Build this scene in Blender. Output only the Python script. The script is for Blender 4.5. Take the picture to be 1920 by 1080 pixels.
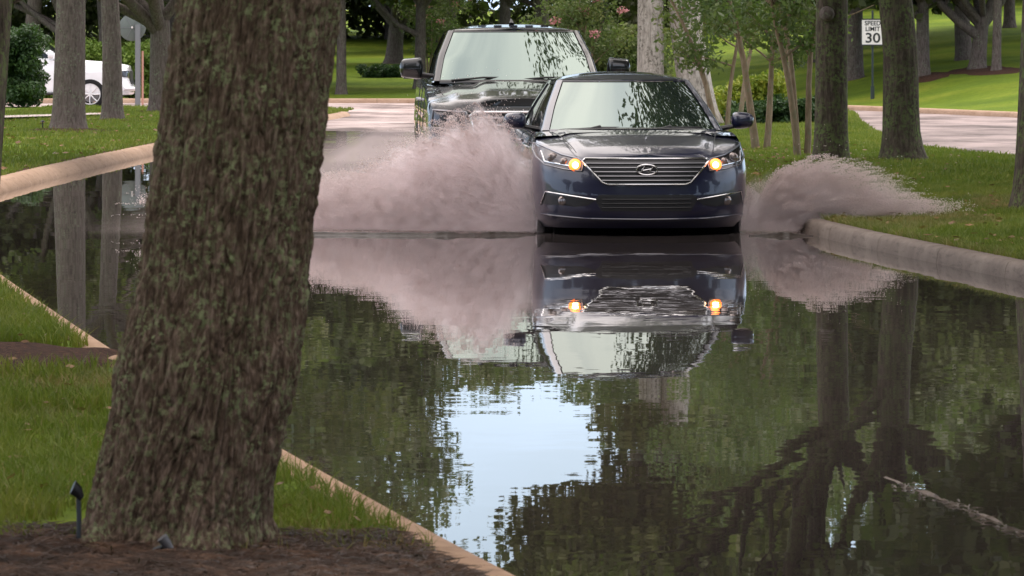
import bpy, bmesh, math, random
import numpy as np
from mathutils import Vector, Matrix
PI = math.pi
R = math.radians
rng = np.random.default_rng(7)
random.seed(7)
for o in list(bpy.data.objects): bpy.data.objects.remove(o)
S = bpy.context.scene
COL = S.collection

# ------------------------------------------------------------------ camera, sky, sun, exposure
F, HX, HY, CH = 9000.0, 960.0, 90.0, 1.6          # focal length in photo pixels, horizon, camera height over the water
cam_d = bpy.data.cameras.new('camera'); cam = bpy.data.objects.new('camera', cam_d); COL.objects.link(cam)
cam.location = (0, 0, CH); cam.rotation_euler = (R(90), 0, 0)
cam_d.sensor_width = 36; cam_d.lens = F / 1920 * 36
cam_d.shift_y = -(540 - HY) / 1920
cam_d.clip_start = 0.5; cam_d.clip_end = 3000
cam_d.dof.use_dof = True; cam_d.dof.focus_distance = 41.0; cam_d.dof.aperture_fstop = 20
S.camera = cam
SUN_EL, SUN_AZ = R(57), R(50)                      # azimuth measured clockwise from +Y
w = bpy.data.worlds.new("World"); S.world = w; w.use_nodes = True
nt = w.node_tree; nt.nodes.clear()
out = nt.nodes.new('ShaderNodeOutputWorld'); bg = nt.nodes.new('ShaderNodeBackground')
sky = nt.nodes.new('ShaderNodeTexSky'); sky.sky_type = 'NISHITA'; sky.sun_disc = False
sky.sun_elevation = SUN_EL; sky.sun_rotation = SUN_AZ; sky.air_density = 1.3; sky.dust_density = 1.2
tc = nt.nodes.new('ShaderNodeTexCoord'); mp = nt.nodes.new('ShaderNodeMapping'); mp.inputs['Scale'].default_value = (1, 1, 2.2)
ns = nt.nodes.new('ShaderNodeTexNoise'); ns.inputs['Scale'].default_value = 2.3; ns.inputs['Detail'].default_value = 7
rp = nt.nodes.new('ShaderNodeValToRGB'); rp.color_ramp.elements[0].position = 0.28; rp.color_ramp.elements[1].position = 0.52
mx = nt.nodes.new('ShaderNodeMix'); mx.data_type = 'RGBA'
mx.inputs['B'].default_value = (11.2, 13.6, 17.2, 1)
nt.links.new(tc.outputs['Generated'], mp.inputs['Vector']); nt.links.new(mp.outputs[0], ns.inputs['Vector'])
nt.links.new(ns.outputs['Fac'], rp.inputs[0]); nt.links.new(rp.outputs[0], mx.inputs['Factor'])
nt.links.new(sky.outputs[0], mx.inputs['A'])
# cloud deck: bluish towards the horizon, warmer overhead
cz = nt.nodes.new('ShaderNodeSeparateXYZ'); nt.links.new(tc.outputs['Generated'], cz.inputs[0])
cr_ = nt.nodes.new('ShaderNodeValToRGB'); cr_.color_ramp.elements[0].position = .1; cr_.color_ramp.elements[0].color = (.62, .775, 1, 1); cr_.color_ramp.elements[1].position = .5; cr_.color_ramp.elements[1].color = (.84, .77, .74, 1)
cs_ = nt.nodes.new('ShaderNodeVectorMath'); cs_.operation = 'SCALE'; cs_.inputs['Scale'].default_value = 18
nt.links.new(cz.outputs['Z'], cr_.inputs[0]); nt.links.new(cr_.outputs[0], cs_.inputs[0]); nt.links.new(cs_.outputs[0], mx.inputs['B'])
# overcast skies are brighter overhead than at the horizon
sz = nt.nodes.new('ShaderNodeSeparateXYZ'); nt.links.new(tc.outputs['Generated'], sz.inputs[0])
zr = nt.nodes.new('ShaderNodeMapRange'); zr.inputs['From Min'].default_value = .12; zr.inputs['From Max'].default_value = .85; zr.inputs['To Min'].default_value = 1.0; zr.inputs['To Max'].default_value = 2.1
nt.links.new(sz.outputs['Z'], zr.inputs[0])
vs = nt.nodes.new('ShaderNodeVectorMath'); vs.operation = 'SCALE'; nt.links.new(mx.outputs['Result'], vs.inputs[0]); nt.links.new(zr.outputs[0], vs.inputs['Scale'])
nt.links.new(vs.outputs[0], bg.inputs['Color'])
bg.inputs['Strength'].default_value = 0.135
nt.links.new(bg.outputs[0], out.inputs[0])
sl = bpy.data.lights.new('sun', 'SUN'); sl.energy = 2.0; sl.angle = R(12); sl.color = (1, .95, .87)
so = bpy.data.objects.new('sun', sl); COL.objects.link(so)
sd = Vector((math.sin(SUN_AZ) * math.cos(SUN_EL), math.cos(SUN_AZ) * math.cos(SUN_EL), math.sin(SUN_EL)))
so.rotation_euler = sd.to_track_quat('Z', 'Y').to_euler()
S.view_settings.view_transform = 'Standard'; S.view_settings.look = 'None'
S.view_settings.exposure = -0.28; S.view_settings.gamma = 1
S.cycles.max_bounces = 14; S.cycles.volume_bounces = 6; S.cycles.volume_step_rate = .5; S.cycles.volume_max_steps = 128; S.cycles.diffuse_bounces = 10; S.cycles.transmission_bounces = 6; S.cycles.transparent_max_bounces = 12; S.cycles.caustics_reflective = False; S.cycles.caustics_refractive = False
S.cycles.use_denoising = True; S.cycles.sample_clamp_indirect = 6

# ------------------------------------------------------------------ helpers
def tag(o, label=None, cat=None, group=None, kind=None):
    if label: o['label'] = label
    if cat: o['category'] = cat
    if group: o['group'] = group
    if kind: o['kind'] = kind
    return o
def thing(name, label, cat, loc=(0, 0, 0), rz=0, group=None):
    o = bpy.data.objects.new(name, None); COL.objects.link(o); o.location = loc; o.rotation_euler = (0, 0, rz)
    o.empty_display_size = .2
    return tag(o, label, cat, group)
def link(name, me, mats, parent=None):
    o = bpy.data.objects.new(name, me); COL.objects.link(o)
    if mats is not None:
        for m in (mats if isinstance(mats, (list, tuple)) else [mats]): me.materials.append(m)
    o.parent = parent
    return o
def np_mesh(name, v, f, smooth=False):
    v = np.asarray(v, np.float32); f = np.asarray(f, np.int32)
    me = bpy.data.meshes.new(name)
    me.vertices.add(len(v)); me.vertices.foreach_set('co', v.ravel())
    k = f.shape[1]; me.loops.add(f.size); me.loops.foreach_set('vertex_index', f.ravel())
    me.polygons.add(len(f)); me.polygons.foreach_set('loop_start', np.arange(0, f.size, k, dtype=np.int32))
    if smooth: me.polygons.foreach_set('use_smooth', np.ones(len(f), bool))
    me.update(calc_edges=True)
    return me
class MB:
    def __init__(s): s.v = []; s.f = []; s.n = 0
    def add(s, v, f):
        s.v += [tuple(map(float, p)) for p in v]; s.f += [tuple(int(i) + s.n for i in q) for q in f]; s.n = len(s.v); return s
    def grid(s, P, closed=False):
        P = np.asarray(P, float); a, b = P.shape[:2]
        f = []
        for i in range(a - 1):
            for j in range(b if closed else b - 1):
                k = (j + 1) % b
                f.append((i * b + j, i * b + k, (i + 1) * b + k, (i + 1) * b + j))
        return s.add(P.reshape(-1, 3), f)
    def box(s, c, d, rot=None):
        x, y, z = d[0] / 2, d[1] / 2, d[2] / 2
        v = [Vector(p) for p in ((-x, -y, -z), (x, -y, -z), (x, y, -z), (-x, y, -z), (-x, -y, z), (x, -y, z), (x, y, z), (-x, y, z))]
        if rot is not None: v = [rot @ p for p in v]
        return s.add([p + Vector(c) for p in v], [(0, 3, 2, 1), (4, 5, 6, 7), (0, 1, 5, 4), (1, 2, 6, 5), (2, 3, 7, 6), (3, 0, 4, 7)])
    def tube(s, pts, rad, n=8, caps=True, sq=(1, 1)):
        pts = [Vector(p) for p in pts]
        if not hasattr(rad, '__len__'): rad = [rad] * len(pts)
        rows = []; up = None
        for i, p in enumerate(pts):
            d = (pts[min(i + 1, len(pts) - 1)] - pts[max(i - 1, 0)]).normalized()
            if up is None:
                up = Vector((0, 0, 1)) if abs(d.z) < .9 else Vector((0, 1, 0))
            a = d.cross(up)
            a = a.normalized() if a.length > 1e-6 else Vector((1, 0, 0)); b = a.cross(d).normalized(); up = b
            rows.append([p + (a * math.cos(t) * sq[0] + b * math.sin(t) * sq[1]) * rad[i] for t in [2 * PI * k / n for k in range(n)]])
        base = s.n
        s.grid([[tuple(q) for q in r] for r in rows], True)
        if caps:
            s.f.append(tuple(base + k for k in range(n))[::-1]); s.f.append(tuple(base + (len(pts) - 1) * n + k for k in range(n)))
        return s
    def lathe(s, prof, c, axis='x', n=32):
        rows = []
        for (r, h) in prof:
            row = []
            for k in range(n):
                t = 2 * PI * k / n; a, b = r * math.cos(t), r * math.sin(t)
                row.append((c[0] + h, c[1] + a, c[2] + b) if axis == 'x' else ((c[0] + a, c[1] + h, c[2] + b) if axis == 'y' else (c[0] + a, c[1] + b, c[2] + h)))
            rows.append(row)
        return s.grid(rows, True)
    def build(s, name, mat, parent=None, smooth=True, ang=40, bevel=0, weld=1e-5):
        me = bpy.data.meshes.new(name); me.from_pydata(s.v, [], s.f)
        bm = bmesh.new(); bm.from_mesh(me)
        if weld: bmesh.ops.remove_doubles(bm, verts=bm.verts, dist=weld)
        bmesh.ops.dissolve_degenerate(bm, dist=1e-6, edges=bm.edges)
        bmesh.ops.recalc_face_normals(bm, faces=bm.faces)
        if bevel: bmesh.ops.bevel(bm, geom=[e for e in bm.edges if e.is_manifold and e.calc_face_angle(0) > R(30)], offset=bevel, segments=2, affect='EDGES')
        for f in bm.faces: f.smooth = smooth
        for e in bm.edges: e.smooth = not (e.is_manifold and e.calc_face_angle(0) > R(ang))
        bm.to_mesh(me); bm.free()
        return link(name, me, mat, parent)

# ---- numpy noise
def _h(ix, iy, iz, k=0):
    n = (ix * 374761393 + iy * 668265263 + iz * 2147483647 + k * 974711) & 0xffffffff
    n = ((n ^ (n >> 13)) * 1274126177) & 0xffffffff
    n = ((n ^ (n >> 15)) * 2246822519) & 0xffffffff
    return ((n ^ (n >> 16)) & 0xffff) / 65535.0
def vnoise(x, y, z=None, k=0):
    x = np.asarray(x, float); y = np.asarray(y, float); z = np.zeros_like(x) if z is None else np.asarray(z, float)
    X, Y, Z = [np.floor(a).astype(np.int64) for a in (x, y, z)]
    fx, fy, fz = [a - b for a, b in ((x, X), (y, Y), (z, Z))]
    fx, fy, fz = [a * a * (3 - 2 * a) for a in (fx, fy, fz)]
    r = 0
    for i in (0, 1):
        for j in (0, 1):
            for l in (0, 1):
                r = r + (fx if i else 1 - fx) * (fy if j else 1 - fy) * (fz if l else 1 - fz) * _h(X + i, Y + j, Z + l, k)
    return r
def fbm(x, y, z=None, o=4, k=0):
    r = 0; a = .5
    for i in range(o):
        r = r + a * vnoise(x * 2 ** i, y * 2 ** i, None if z is None else z * 2 ** i, k + i); a *= .5
    return r
def cells(x, y, per, k=0):   # jittered-cell F2-F1, periodic in x with 'per' cells
    X = np.floor(x).astype(np.int64); Y = np.floor(y).astype(np.int64)
    f1 = np.full(x.shape, 9.); f2 = np.full(x.shape, 9.)
    for i in (-1, 0, 1):
        for j in (-1, 0, 1):
            cx = X + i; cy = Y + j; m = np.mod(cx, per)
            px = cx + _h(m, cy, 0 * m, k); py = cy + _h(m, cy, 0 * m, k + 5)
            d = np.hypot(px - x, py - y)
            f2 = np.where(d < f1, f1, np.minimum(f2, d)); f1 = np.minimum(f1, d)
    return f2 - f1
class Tab:    # smoothed lookup table
    def __init__(s, pts, sm=.05):
        p = np.array(sorted(pts), float); lo, hi = p[0, 0], p[-1, 0]
        g = np.linspace(lo, hi, 500); v = np.interp(g, p[:, 0], p[:, 1])
        n = max(1, int(500 * sm)); q = np.concatenate([2 * v[0] - v[n:0:-1], v, 2 * v[-1] - v[-2:-n - 2:-1]])
        k = np.hanning(2 * n + 1); k /= k.sum()
        s.g = g; s.v = np.convolve(q, k, 'valid')
    def __call__(s, x): return np.interp(x, s.g, s.v)

# ---- photo pixel -> world
def gp(x, y, h=0.0):      # point of the horizontal plane z=h seen at a photo pixel
    Y = F * (CH - h) / (y - HY); return Vector(((x - HX) * Y / F, Y, h))

# ------------------------------------------------------------------ materials
def mat(name):
    m = bpy.data.materials.new(name); m.use_nodes = True; t = m.node_tree
    return m, t, t.nodes['Principled BSDF']
def simple(name, col, rough=.5, metal=0, **kw):
    m, t, b = mat(name); b.inputs['Base Color'].default_value = (*col, 1); b.inputs['Roughness'].default_value = rough; b.inputs['Metallic'].default_value = metal
    for k, v in kw.items(): b.inputs[k.replace('_', ' ')].default_value = v
    return m
def N(t, kind, **kw):
    n = t.nodes.new('ShaderNode' + kind)
    for k, v in kw.items():
        k = k.replace('_', ' ')
        n.inputs[k].default_value = v
    return n
def pos(t, scale=(1, 1, 1), obj=False):
    m = N(t, 'Mapping', Scale=scale)
    if obj: t.links.new(N(t, 'TexCoord').outputs['Object'], m.inputs[0])
    else: t.links.new(N(t, 'NewGeometry').outputs['Position'], m.inputs[0])
    return m.outputs[0]
def noise(t, vec, scale, detail=4, rough=.55, out='Fac'):
    n = N(t, 'TexNoise', Scale=scale, Detail=detail, Roughness=rough); t.links.new(vec, n.inputs['Vector']); return n.outputs[out]
def ramp(t, fac, stops):
    r = N(t, 'ValToRGB'); e = r.color_ramp.elements
    while len(e) < len(stops): e.new(.5)
    for i, (p, c) in enumerate(stops):
        e[i].position = p; e[i].color = (*c, 1) if hasattr(c, '__len__') else (c, c, c, 1)
    t.links.new(fac, r.inputs[0]); return r.outputs[0]
def mixc(t, fac, a, b, mode='MIX'):
    m = N(t, 'Mix'); m.data_type = 'RGBA'; m.blend_type = mode
    for s_, val in (('Factor', fac), ('A', a), ('B', b)):
        if isinstance(val, (int, float)): m.inputs[s_].default_value = val
        elif isinstance(val, tuple): m.inputs[s_].default_value = (*val, 1)
        else: t.links.new(val, m.inputs[s_])
    return m.outputs['Result']
def math_(t, op, a, b=None, c=None):
    m = N(t, 'Math'); m.operation = op
    for i, v in enumerate((a, b, c)):
        if v is None: continue
        if isinstance(v, (int, float)): m.inputs[i].default_value = v
        else: t.links.new(v, m.inputs[i])
    return m.outputs[0]
def bump(t, b, h, strength=.5, dist=.02):
    n = N(t, 'Bump', Strength=strength, Distance=dist); t.links.new(h, n.inputs['Height']); t.links.new(n.outputs[0], b.inputs['Normal'])

def bark_mat(name, c1, c2, c3, lichen, lich_amt, sc=1.0, bumpd=.02):
    m, t, b = mat(name)
    p = pos(t, (1, 1, .22)); p2 = pos(t)
    n1 = noise(t, p, 30 * sc, 6, .65); n2 = noise(t, p2, 5 * sc, 4); n3 = noise(t, p2, 26 * sc, 5, .7)
    col = ramp(t, n1, [(.3, c1), (.5, c2), (.72, c3)])
    lf = math_(t, 'MULTIPLY', ramp(t, n3, [(.54 - lich_amt * .12, 0.), (.62 - lich_amt * .1, 1.)]), ramp(t, n2, [(.42 - lich_amt * .1, 0.), (.6, 1.)]))
    col = mixc(t, lf, col, lichen)
    t.links.new(col, b.inputs['Base Color']); b.inputs['Roughness'].default_value = .9; b.inputs['Specular IOR Level'].default_value = .15
    bump(t, b, n1, .9, bumpd)
    return m
M = {}
M['bark_near'] = bark_mat('bark_near', (.022, .014, .01), (.1, .07, .05), (.25, .185, .15), (.2, .23, .12), .36, 2.2, .01)
M['bark_dark'] = bark_mat('bark_dark', (.022, .017, .013), (.06, .047, .036), (.115, .093, .072), (.095, .125, .045), .62, .8, .03)
M['bark_grey'] = bark_mat('bark_grey', (.05, .04, .034), (.105, .084, .074), (.16, .13, .115), (.15, .16, .11), .15, .9, .03)
M['bark_pale'] = bark_mat('bark_pale', (.16, .14, .12), (.34, .31, .27), (.46, .42, .38), (.1, .09, .07), .25, .7, .02)
M['bark_smooth'] = bark_mat('bark_smooth', (.12, .085, .055), (.2, .15, .1), (.27, .21, .15), (.16, .16, .1), .2, .8, .01)

def leaf_mat(name, cols, trans=.3, sc=1.2):
    m, t, b = mat(name); p = pos(t)
    n1 = noise(t, p, sc, 3); n2 = noise(t, p, 9, 2)
    n = math_(t, 'ADD', math_(t, 'MULTIPLY', n1, .6), math_(t, 'MULTIPLY', n2, .4))
    k = len(cols)
    col = ramp(t, n, [(.32 + .36 * i / (k - 1), c) for i, c in enumerate(cols)])
    t.links.new(col, b.inputs['Base Color']); b.inputs['Roughness'].default_value = .55; b.inputs['Specular IOR Level'].default_value = .3
    tr = N(t, 'BsdfTranslucent'); ms = N(t, 'MixShader', Fac=trans)
    t.links.new(mixc(t, .5, col, (.1, .2, .02)), tr.inputs[0])
    t.links.new(b.outputs[0], ms.inputs[1]); t.links.new(tr.outputs[0], ms.inputs[2])
    t.links.new(ms.outputs[0], t.nodes['Material Output'].inputs[0])
    return m
M['leaf_oak'] = leaf_mat('leaf_oak', [(.05, .058, .02), (.1, .105, .035), (.17, .155, .06)], .4)
M['leaf_far'] = leaf_mat('leaf_far', [(.035, .048, .02), (.075, .088, .032), (.14, .14, .05)], .35, .5)
M['leaf_myrtle'] = leaf_mat('leaf_myrtle', [(.045, .075, .025), (.085, .115, .035), (.16, .16, .05)], .4)
M['leaf_hedge'] = leaf_mat('leaf_hedge', [(.012, .03, .01), (.03, .065, .02), (.07, .12, .035)], .2, 2)
M['leaf_yellow'] = leaf_mat('leaf_yellow', [(.1, .17, .02), (.25, .3, .03), (.45, .4, .05)], .3, 3)
M['leaf_lime'] = leaf_mat('leaf_lime', [(.06, .12, .02), (.13, .2, .03), (.2, .26, .05)], .3, 2)
M['petal'] = leaf_mat('petal', [(.5, .16, .2), (.6, .25, .28), (.7, .35, .36)], .3)
M['blade'] = leaf_mat('blade', [(.085, .115, .014), (.15, .185, .022), (.27, .25, .05)], .35, .9)
M['blade_dry'] = leaf_mat('blade_dry', [(.09, .12, .02), (.19, .18, .05), (.32, .2, .09)], .3, 1.5)

def lawn_mat():
    m, t, b = mat('lawn_grass'); p = pos(t)
    n1 = noise(t, p, .25, 4); n2 = noise(t, p, 6, 5, .7); n3 = noise(t, pos(t, (1, .35, 1)), 30, 4, .8)
    c = ramp(t, n1, [(.35, (.1, .155, .014)), (.52, (.155, .22, .018)), (.7, (.23, .265, .03))])
    c = mixc(t, ramp(t, n2, [(.4, 0.), (.75, .6)]), c, (.05, .1, .015))
    c = mixc(t, ramp(t, n3, [(.55, 0.), (.8, .5)]), c, (.19, .27, .06))
    t.links.new(c, b.inputs['Base Color']); b.inputs['Roughness'].default_value = .85; b.inputs['Specular IOR Level'].default_value = .1
    bump(t, b, n3, 1, .06)
    return m
M['lawn'] = lawn_mat()
def road_mat():
    m, t, b = mat('road_asphalt'); p = pos(t)
    n1 = noise(t, p, .35, 4); n2 = noise(t, p, 60, 3, .8); n3 = noise(t, pos(t, (.5, .3, 1)), .9, 6, .7)
    c = ramp(t, n1, [(.3, (.055, .05, .047)), (.7, (.1, .088, .08))])
    # pale sediment left on the pavement that stands clear of the water
    sp = N(t, 'SeparateXYZ'); t.links.new(N(t, 'NewGeometry').outputs['Position'], sp.inputs[0])
    dry = N(t, 'MapRange', From_Min=50.0, From_Max=56.0); t.links.new(sp.outputs['Y'], dry.inputs[0])
    sed = ramp(t, n3, [(.38, (.08, .062, .058)), (.48, (.2, .16, .15)), (.62, (.33, .265, .25))])
    lr = N(t, 'MapRange', From_Min=2.5, From_Max=6.0, To_Min=1.55, To_Max=1.0); t.links.new(sp.outputs['X'], lr.inputs[0])
    sv = N(t, 'VectorMath'); sv.operation = 'SCALE'; t.links.new(sed, sv.inputs[0]); t.links.new(lr.outputs[0], sv.inputs['Scale'])
    c = mixc(t, dry.outputs[0], c, sv.outputs[0])
    c = mixc(t, ramp(t, n2, [(.5, 0.), (.75, .35)]), c, (.06, .055, .05))
    t.links.new(c, b.inputs['Base Color']); b.inputs['Roughness'].default_value = .8; b.inputs['Specular IOR Level'].default_value = .12
    bump(t, b, n2, .5, .006)
    return m
M['road'] = road_mat()
def concrete_mat(name, c1, c2):
    m, t, b = mat(name); p = pos(t)
    n1 = noise(t, p, 2.2, 5, .65); n2 = noise(t, p, 70, 3, .8); n3 = noise(t, pos(t, (1, 1, 6)), 5, 4, .6)
    c = ramp(t, n1, [(.3, c1), (.7, c2)])
    c = mixc(t, ramp(t, n3, [(.52, 0.), (.75, .6)]), c, tuple(v * .45 for v in c1))
    c = mixc(t, ramp(t, n2, [(.5, 0.), (.8, .4)]), c, tuple(v * .5 for v in c1))
    t.links.new(c, b.inputs['Base Color']); b.inputs['Roughness'].default_value = .85; b.inputs['Specular IOR Level'].default_value = .12
    bump(t, b, n2, .4, .004)
    return m
M['kerb_tan'] = concrete_mat('kerb_tan', (.33, .21, .14), (.42, .28, .19))
M['kerb_grey'] = concrete_mat('kerb_grey', (.12, .095, .08), (.2, .165, .14))
M['kerb_far'] = concrete_mat('kerb_pinkish', (.33, .22, .15), (.43, .3, .22))
M['path'] = concrete_mat('path', (.42, .35, .32), (.5, .43, .4))
def soil_mat():
    m, t, b = mat('soil'); p = pos(t)
    n2 = noise(t, p, 28, 6, .75); n1 = noise(t, p, 3, 3)
    c = ramp(t, n2, [(.35, (.02, .013, .01)), (.5, (.06, .032, .022)), (.7, (.16, .075, .045))])
    t.links.new(c, b.inputs['Base Color']); b.inputs['Roughness'].default_value = .95; b.inputs['Specular IOR Level'].default_value = .1
    bump(t, b, n2, 1, .03)
    return m
M['soil'] = soil_mat()
M['straw'] = leaf_mat('straw', [(.022, .013, .009), (.05, .027, .018), (.13, .07, .042)], .1, 8)

def water_mat():
    m, t, b = mat('flood_water'); t.nodes.remove(b)
    geo = N(t, 'NewGeometry'); sp = N(t, 'SeparateXYZ'); t.links.new(geo.outputs['Position'], sp.inputs[0])
    # ripple slope grows from the calm near water to the churned water round and behind the cars
    A = N(t, 'ValToRGB'); e = A.color_ramp; e.interpolation = 'EASE'
    mr = N(t, 'MapRange', From_Min=10, From_Max=110); t.links.new(sp.outputs['Y'], mr.inputs[0]); t.links.new(mr.outputs[0], A.inputs[0])
    stops = [(10, .0), (25, .004), (36, .012), (40.5, .06), (42.5, .8), (60, 1.0), (95, .9)]
    el = e.elements
    while len(el) < len(stops): el.new(.5)
    for i, (y, v) in enumerate(stops): el[i].position = (y - 10) / 100; el[i].color = (v, v, v, 1)
    # the inlet on the left stays calmer
    lx = N(t, 'MapRange', From_Min=-3.9, From_Max=-2.5, To_Min=.03, To_Max=1); t.links.new(sp.outputs['X'], lx.inputs[0])
    amp = math_(t, 'MULTIPLY', math_(t, 'MULTIPLY', A.outputs[0], lx.outputs[0]), .055)
    amp = math_(t, 'ADD', amp, math_(t, 'MULTIPLY', math_(t, 'ADD', lx.outputs[0], .25), .0045))
    def vec(scale, sc, det):
        n = noise(t, pos(t, scale), sc, det, .5, 'Color')
        v = N(t, 'VectorMath'); v.operation = 'SUBTRACT'; t.links.new(n, v.inputs[0]); v.inputs[1].default_value = (.5, .5, .5); return v.outputs[0]
    a = N(t, 'VectorMath'); a.operation = 'ADD'
    t.links.new(vec((.55, 1, 1), 1.3, 2), a.inputs[0]); 
    a2 = N(t, 'VectorMath'); a2.operation = 'SCALE'; a2.inputs['Scale'].default_value = .9
    t.links.new(vec((.6, 1, 1), 9, 2), a2.inputs[0]); t.links.new(a2.outputs[0], a.inputs[1])
    s_ = N(t, 'VectorMath'); s_.operation = 'SCALE'; t.links.new(a.outputs[0], s_.inputs[0]); t.links.new(amp, s_.inputs['Scale'])
    m0 = N(t, 'VectorMath'); m0.operation = 'MULTIPLY'; m0.inputs[1].default_value = (.6, 1, 0); t.links.new(s_.outputs[0], m0.inputs[0])
    up = N(t, 'VectorMath'); up.operation = 'ADD'; up.inputs[1].default_value = (0, 0, 1); t.links.new(m0.outputs[0], up.inputs[0])
    nn = N(t, 'VectorMath'); nn.operation = 'NORMALIZE'; t.links.new(up.outputs[0], nn.inputs[0])
    gl = N(t, 'BsdfGlossy', Roughness=.0); gl.inputs['Color'].default_value = (.93, .93, .93, 1); t.links.new(nn.outputs[0], gl.inputs['Normal'])
    tr = N(t, 'BsdfTransparent'); tr.inputs['Color'].default_value = (.42, .37, .3, 1)
    di = N(t, 'BsdfDiffuse'); di.inputs['Color'].default_value = (.5, .42, .41, 1)
    churn = math_(t, 'MULTIPLY', math_(t, 'MULTIPLY', A.outputs[0], lx.outputs[0]), .95)
    body = N(t, 'MixShader'); t.links.new(math_(t, 'ADD', churn, .08), body.inputs[0]); t.links.new(tr.outputs[0], body.inputs[1]); t.links.new(di.outputs[0], body.inputs[2])
    fr = N(t, 'Fresnel', IOR=1.333)
    frm = math_(t, 'MULTIPLY', fr.outputs[0], math_(t, 'SUBTRACT', 1.15, math_(t, 'MULTIPLY', churn, .75)))
    ms = N(t, 'MixShader'); t.links.new(frm, ms.inputs[0])
    t.links.new(body.outputs[0], ms.inputs[1]); t.links.new(gl.outputs[0], ms.inputs[2])
    t.links.new(ms.outputs[0], t.nodes['Material Output'].inputs[0])
    return m
M['water'] = water_mat()
def spray_mat():
    m, t, b = mat('water_spray')
    b.inputs['Base Color'].default_value = (.9, .81, .79, 1); b.inputs['Roughness'].default_value = .35
    tr = N(t, 'BsdfTranslucent'); tr.inputs[0].default_value = (.9, .81, .79, 1)
    ms = N(t, 'MixShader', Fac=.6); t.links.new(b.outputs[0], ms.inputs[1]); t.links.new(tr.outputs[0], ms.inputs[2])
    t.links.new(ms.outputs[0], t.nodes['Material Output'].inputs[0])
    return m
M['spray'] = spray_mat()
def paint(name, col, rough=.28, metal=.3):
    m, t, b = mat(name)
    b.inputs['Metallic'].default_value = metal; b.inputs['Roughness'].default_value = rough
    b.inputs['Coat Weight'].default_value = 1; b.inputs['Coat Roughness'].default_value = .02; b.inputs['Coat IOR'].default_value = 1.6
    n = noise(t, pos(t, (1, 1, 1), True), 3, 4); c = mixc(t, ramp(t, n, [(.4, 0.), (.8, .5)]), col, tuple(v * .8 + .012 for v in col))
    t.links.new(c, b.inputs['Base Color'])
    return m
M['navy'] = paint('navy_paint', (.006, .007, .03), .3, .1)
M['navy'].node_tree.nodes['Principled BSDF'].inputs['Coat IOR'].default_value = 1.45
M['black_paint'] = paint('black_paint', (.004, .004, .005), .3, 0)
M['black_paint'].node_tree.nodes['Principled BSDF'].inputs['Specular IOR Level'].default_value = .2; M['black_paint'].node_tree.nodes['Principled BSDF'].inputs['Coat IOR'].default_value = 1.5
M['white_paint'] = paint('white_paint', (.8, .8, .82), .35, 0)
M['chrome'] = simple('chrome', (.6, .6, .61), .15, 1)
M['chrome_dim'] = simple('satin_chrome', (.26, .26, .28), .3, 1)
M['black'] = simple('black_plastic', (.012, .012, .014), .45)
M['rubber'] = simple('rubber', (.012, .012, .013), .8, Specular_IOR_Level=.2)
M['matt_black'] = simple('matt_black_underside', (.004, .004, .004), .95, Specular_IOR_Level=.05)  # near-black matt colour of the sedan underbody
M['glass'] = simple('windscreen_glass', (.012, .018, .016), .015, 0, IOR=2.7, Specular_IOR_Level=.5, Specular_Tint=(.82, 1.0, .9, 1))
M['side_glass'] = simple('side_glass', (.012, .014, .016), .03, 0, IOR=1.6)
M['lens'] = simple('lamp_lens', (.2, .16, .15), .08, .5, Coat_Weight=1.0)
M['lamp_dark'] = simple('lamp_housing', (.05, .045, .05), .2, .6, Coat_Weight=1.0)
M['amber'] = simple('lit_amber_lamp', (1, .5, .15), .3); b_ = M['amber'].node_tree.nodes['Principled BSDF']
b_.inputs['Emission Color'].default_value = (1, .15, .012, 1); b_.inputs['Emission Strength'].default_value = 4.2
M['amber_core'] = simple('lit_lamp_filament', (1, .8, .5), .3); b_ = M['amber_core'].node_tree.nodes['Principled BSDF']
b_.inputs['Emission Color'].default_value = (1, .6, .25, 1); b_.inputs['Emission Strength'].default_value = 22
M['alloy'] = simple('alloy_rim', (.55, .56, .58), .3, .8)
M['alloy_white'] = simple('alloy_rim_light', (.75, .75, .76), .35, .3)
M['sign_white'] = simple('sign_white', (.72, .68, .66), .5)
M['sign_black'] = simple('sign_black', (.02, .02, .02), .5)
M['post_green'] = simple('post_green', (.02, .03, .028), .5, .2)
M['post_grey'] = simple('post_grey', (.16, .17, .18), .6)
M['sign_back'] = simple('sign_back', (.13, .15, .14), .5, .3)
M['post_pink'] = simple('post_pink', (.42, .22, .17), .7)
M['stake'] = simple('stake_metal', (.06, .07, .08), .4, .5)
M['red_lens'] = simple('red_lens', (.25, .01, .01), .15)

M['leaf_dead'] = leaf_mat('leaf_dead', [(.09, .045, .02), (.2, .1, .045), (.34, .2, .09)], .2, 20)
M['straw_pale'] = leaf_mat('straw_pale', [(.05, .035, .025), (.1, .075, .055), (.17, .13, .1)], .1, 8)
# ------------------------------------------------------------------ ground, kerbs, lawns, water
XL = Tab([(-30, 6.5), (0, 2.9), (10, .82), (13.8, -.04), (18, -.87), (23.8, -1.98), (31.4, -3.32), (40, -4.75), (46, -5.45), (52, -5.72), (58, -5.72), (66, -5.6), (74, -5.4), (90, -4.7), (108, -3.85), (112, -3.75)], .02)
XR = Tab([(-30, 9), (0, 6.4), (20, 4.45), (30, 3.86), (33, 3.5), (36.5, 3.06), (40.4, 2.6), (45, 2.35), (60, 2.5), (80, 2.9), (100, 3.6), (112, 4.2)], .03)
XM = Tab([(-30, 60), (48, 60), (55, 22), (58, 11), (61, 7.6), (64, 6.55), (71, 5.95), (83, 6.3), (95, 6.9), (106, 7.6), (112, 7.8)], .012)
YF = Tab([(-80, 136), (0, 136), (4, 131), (8.5, 121), (11, 107), (14, 97), (20, 88), (40, 80), (90, 76)], .02)
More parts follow.
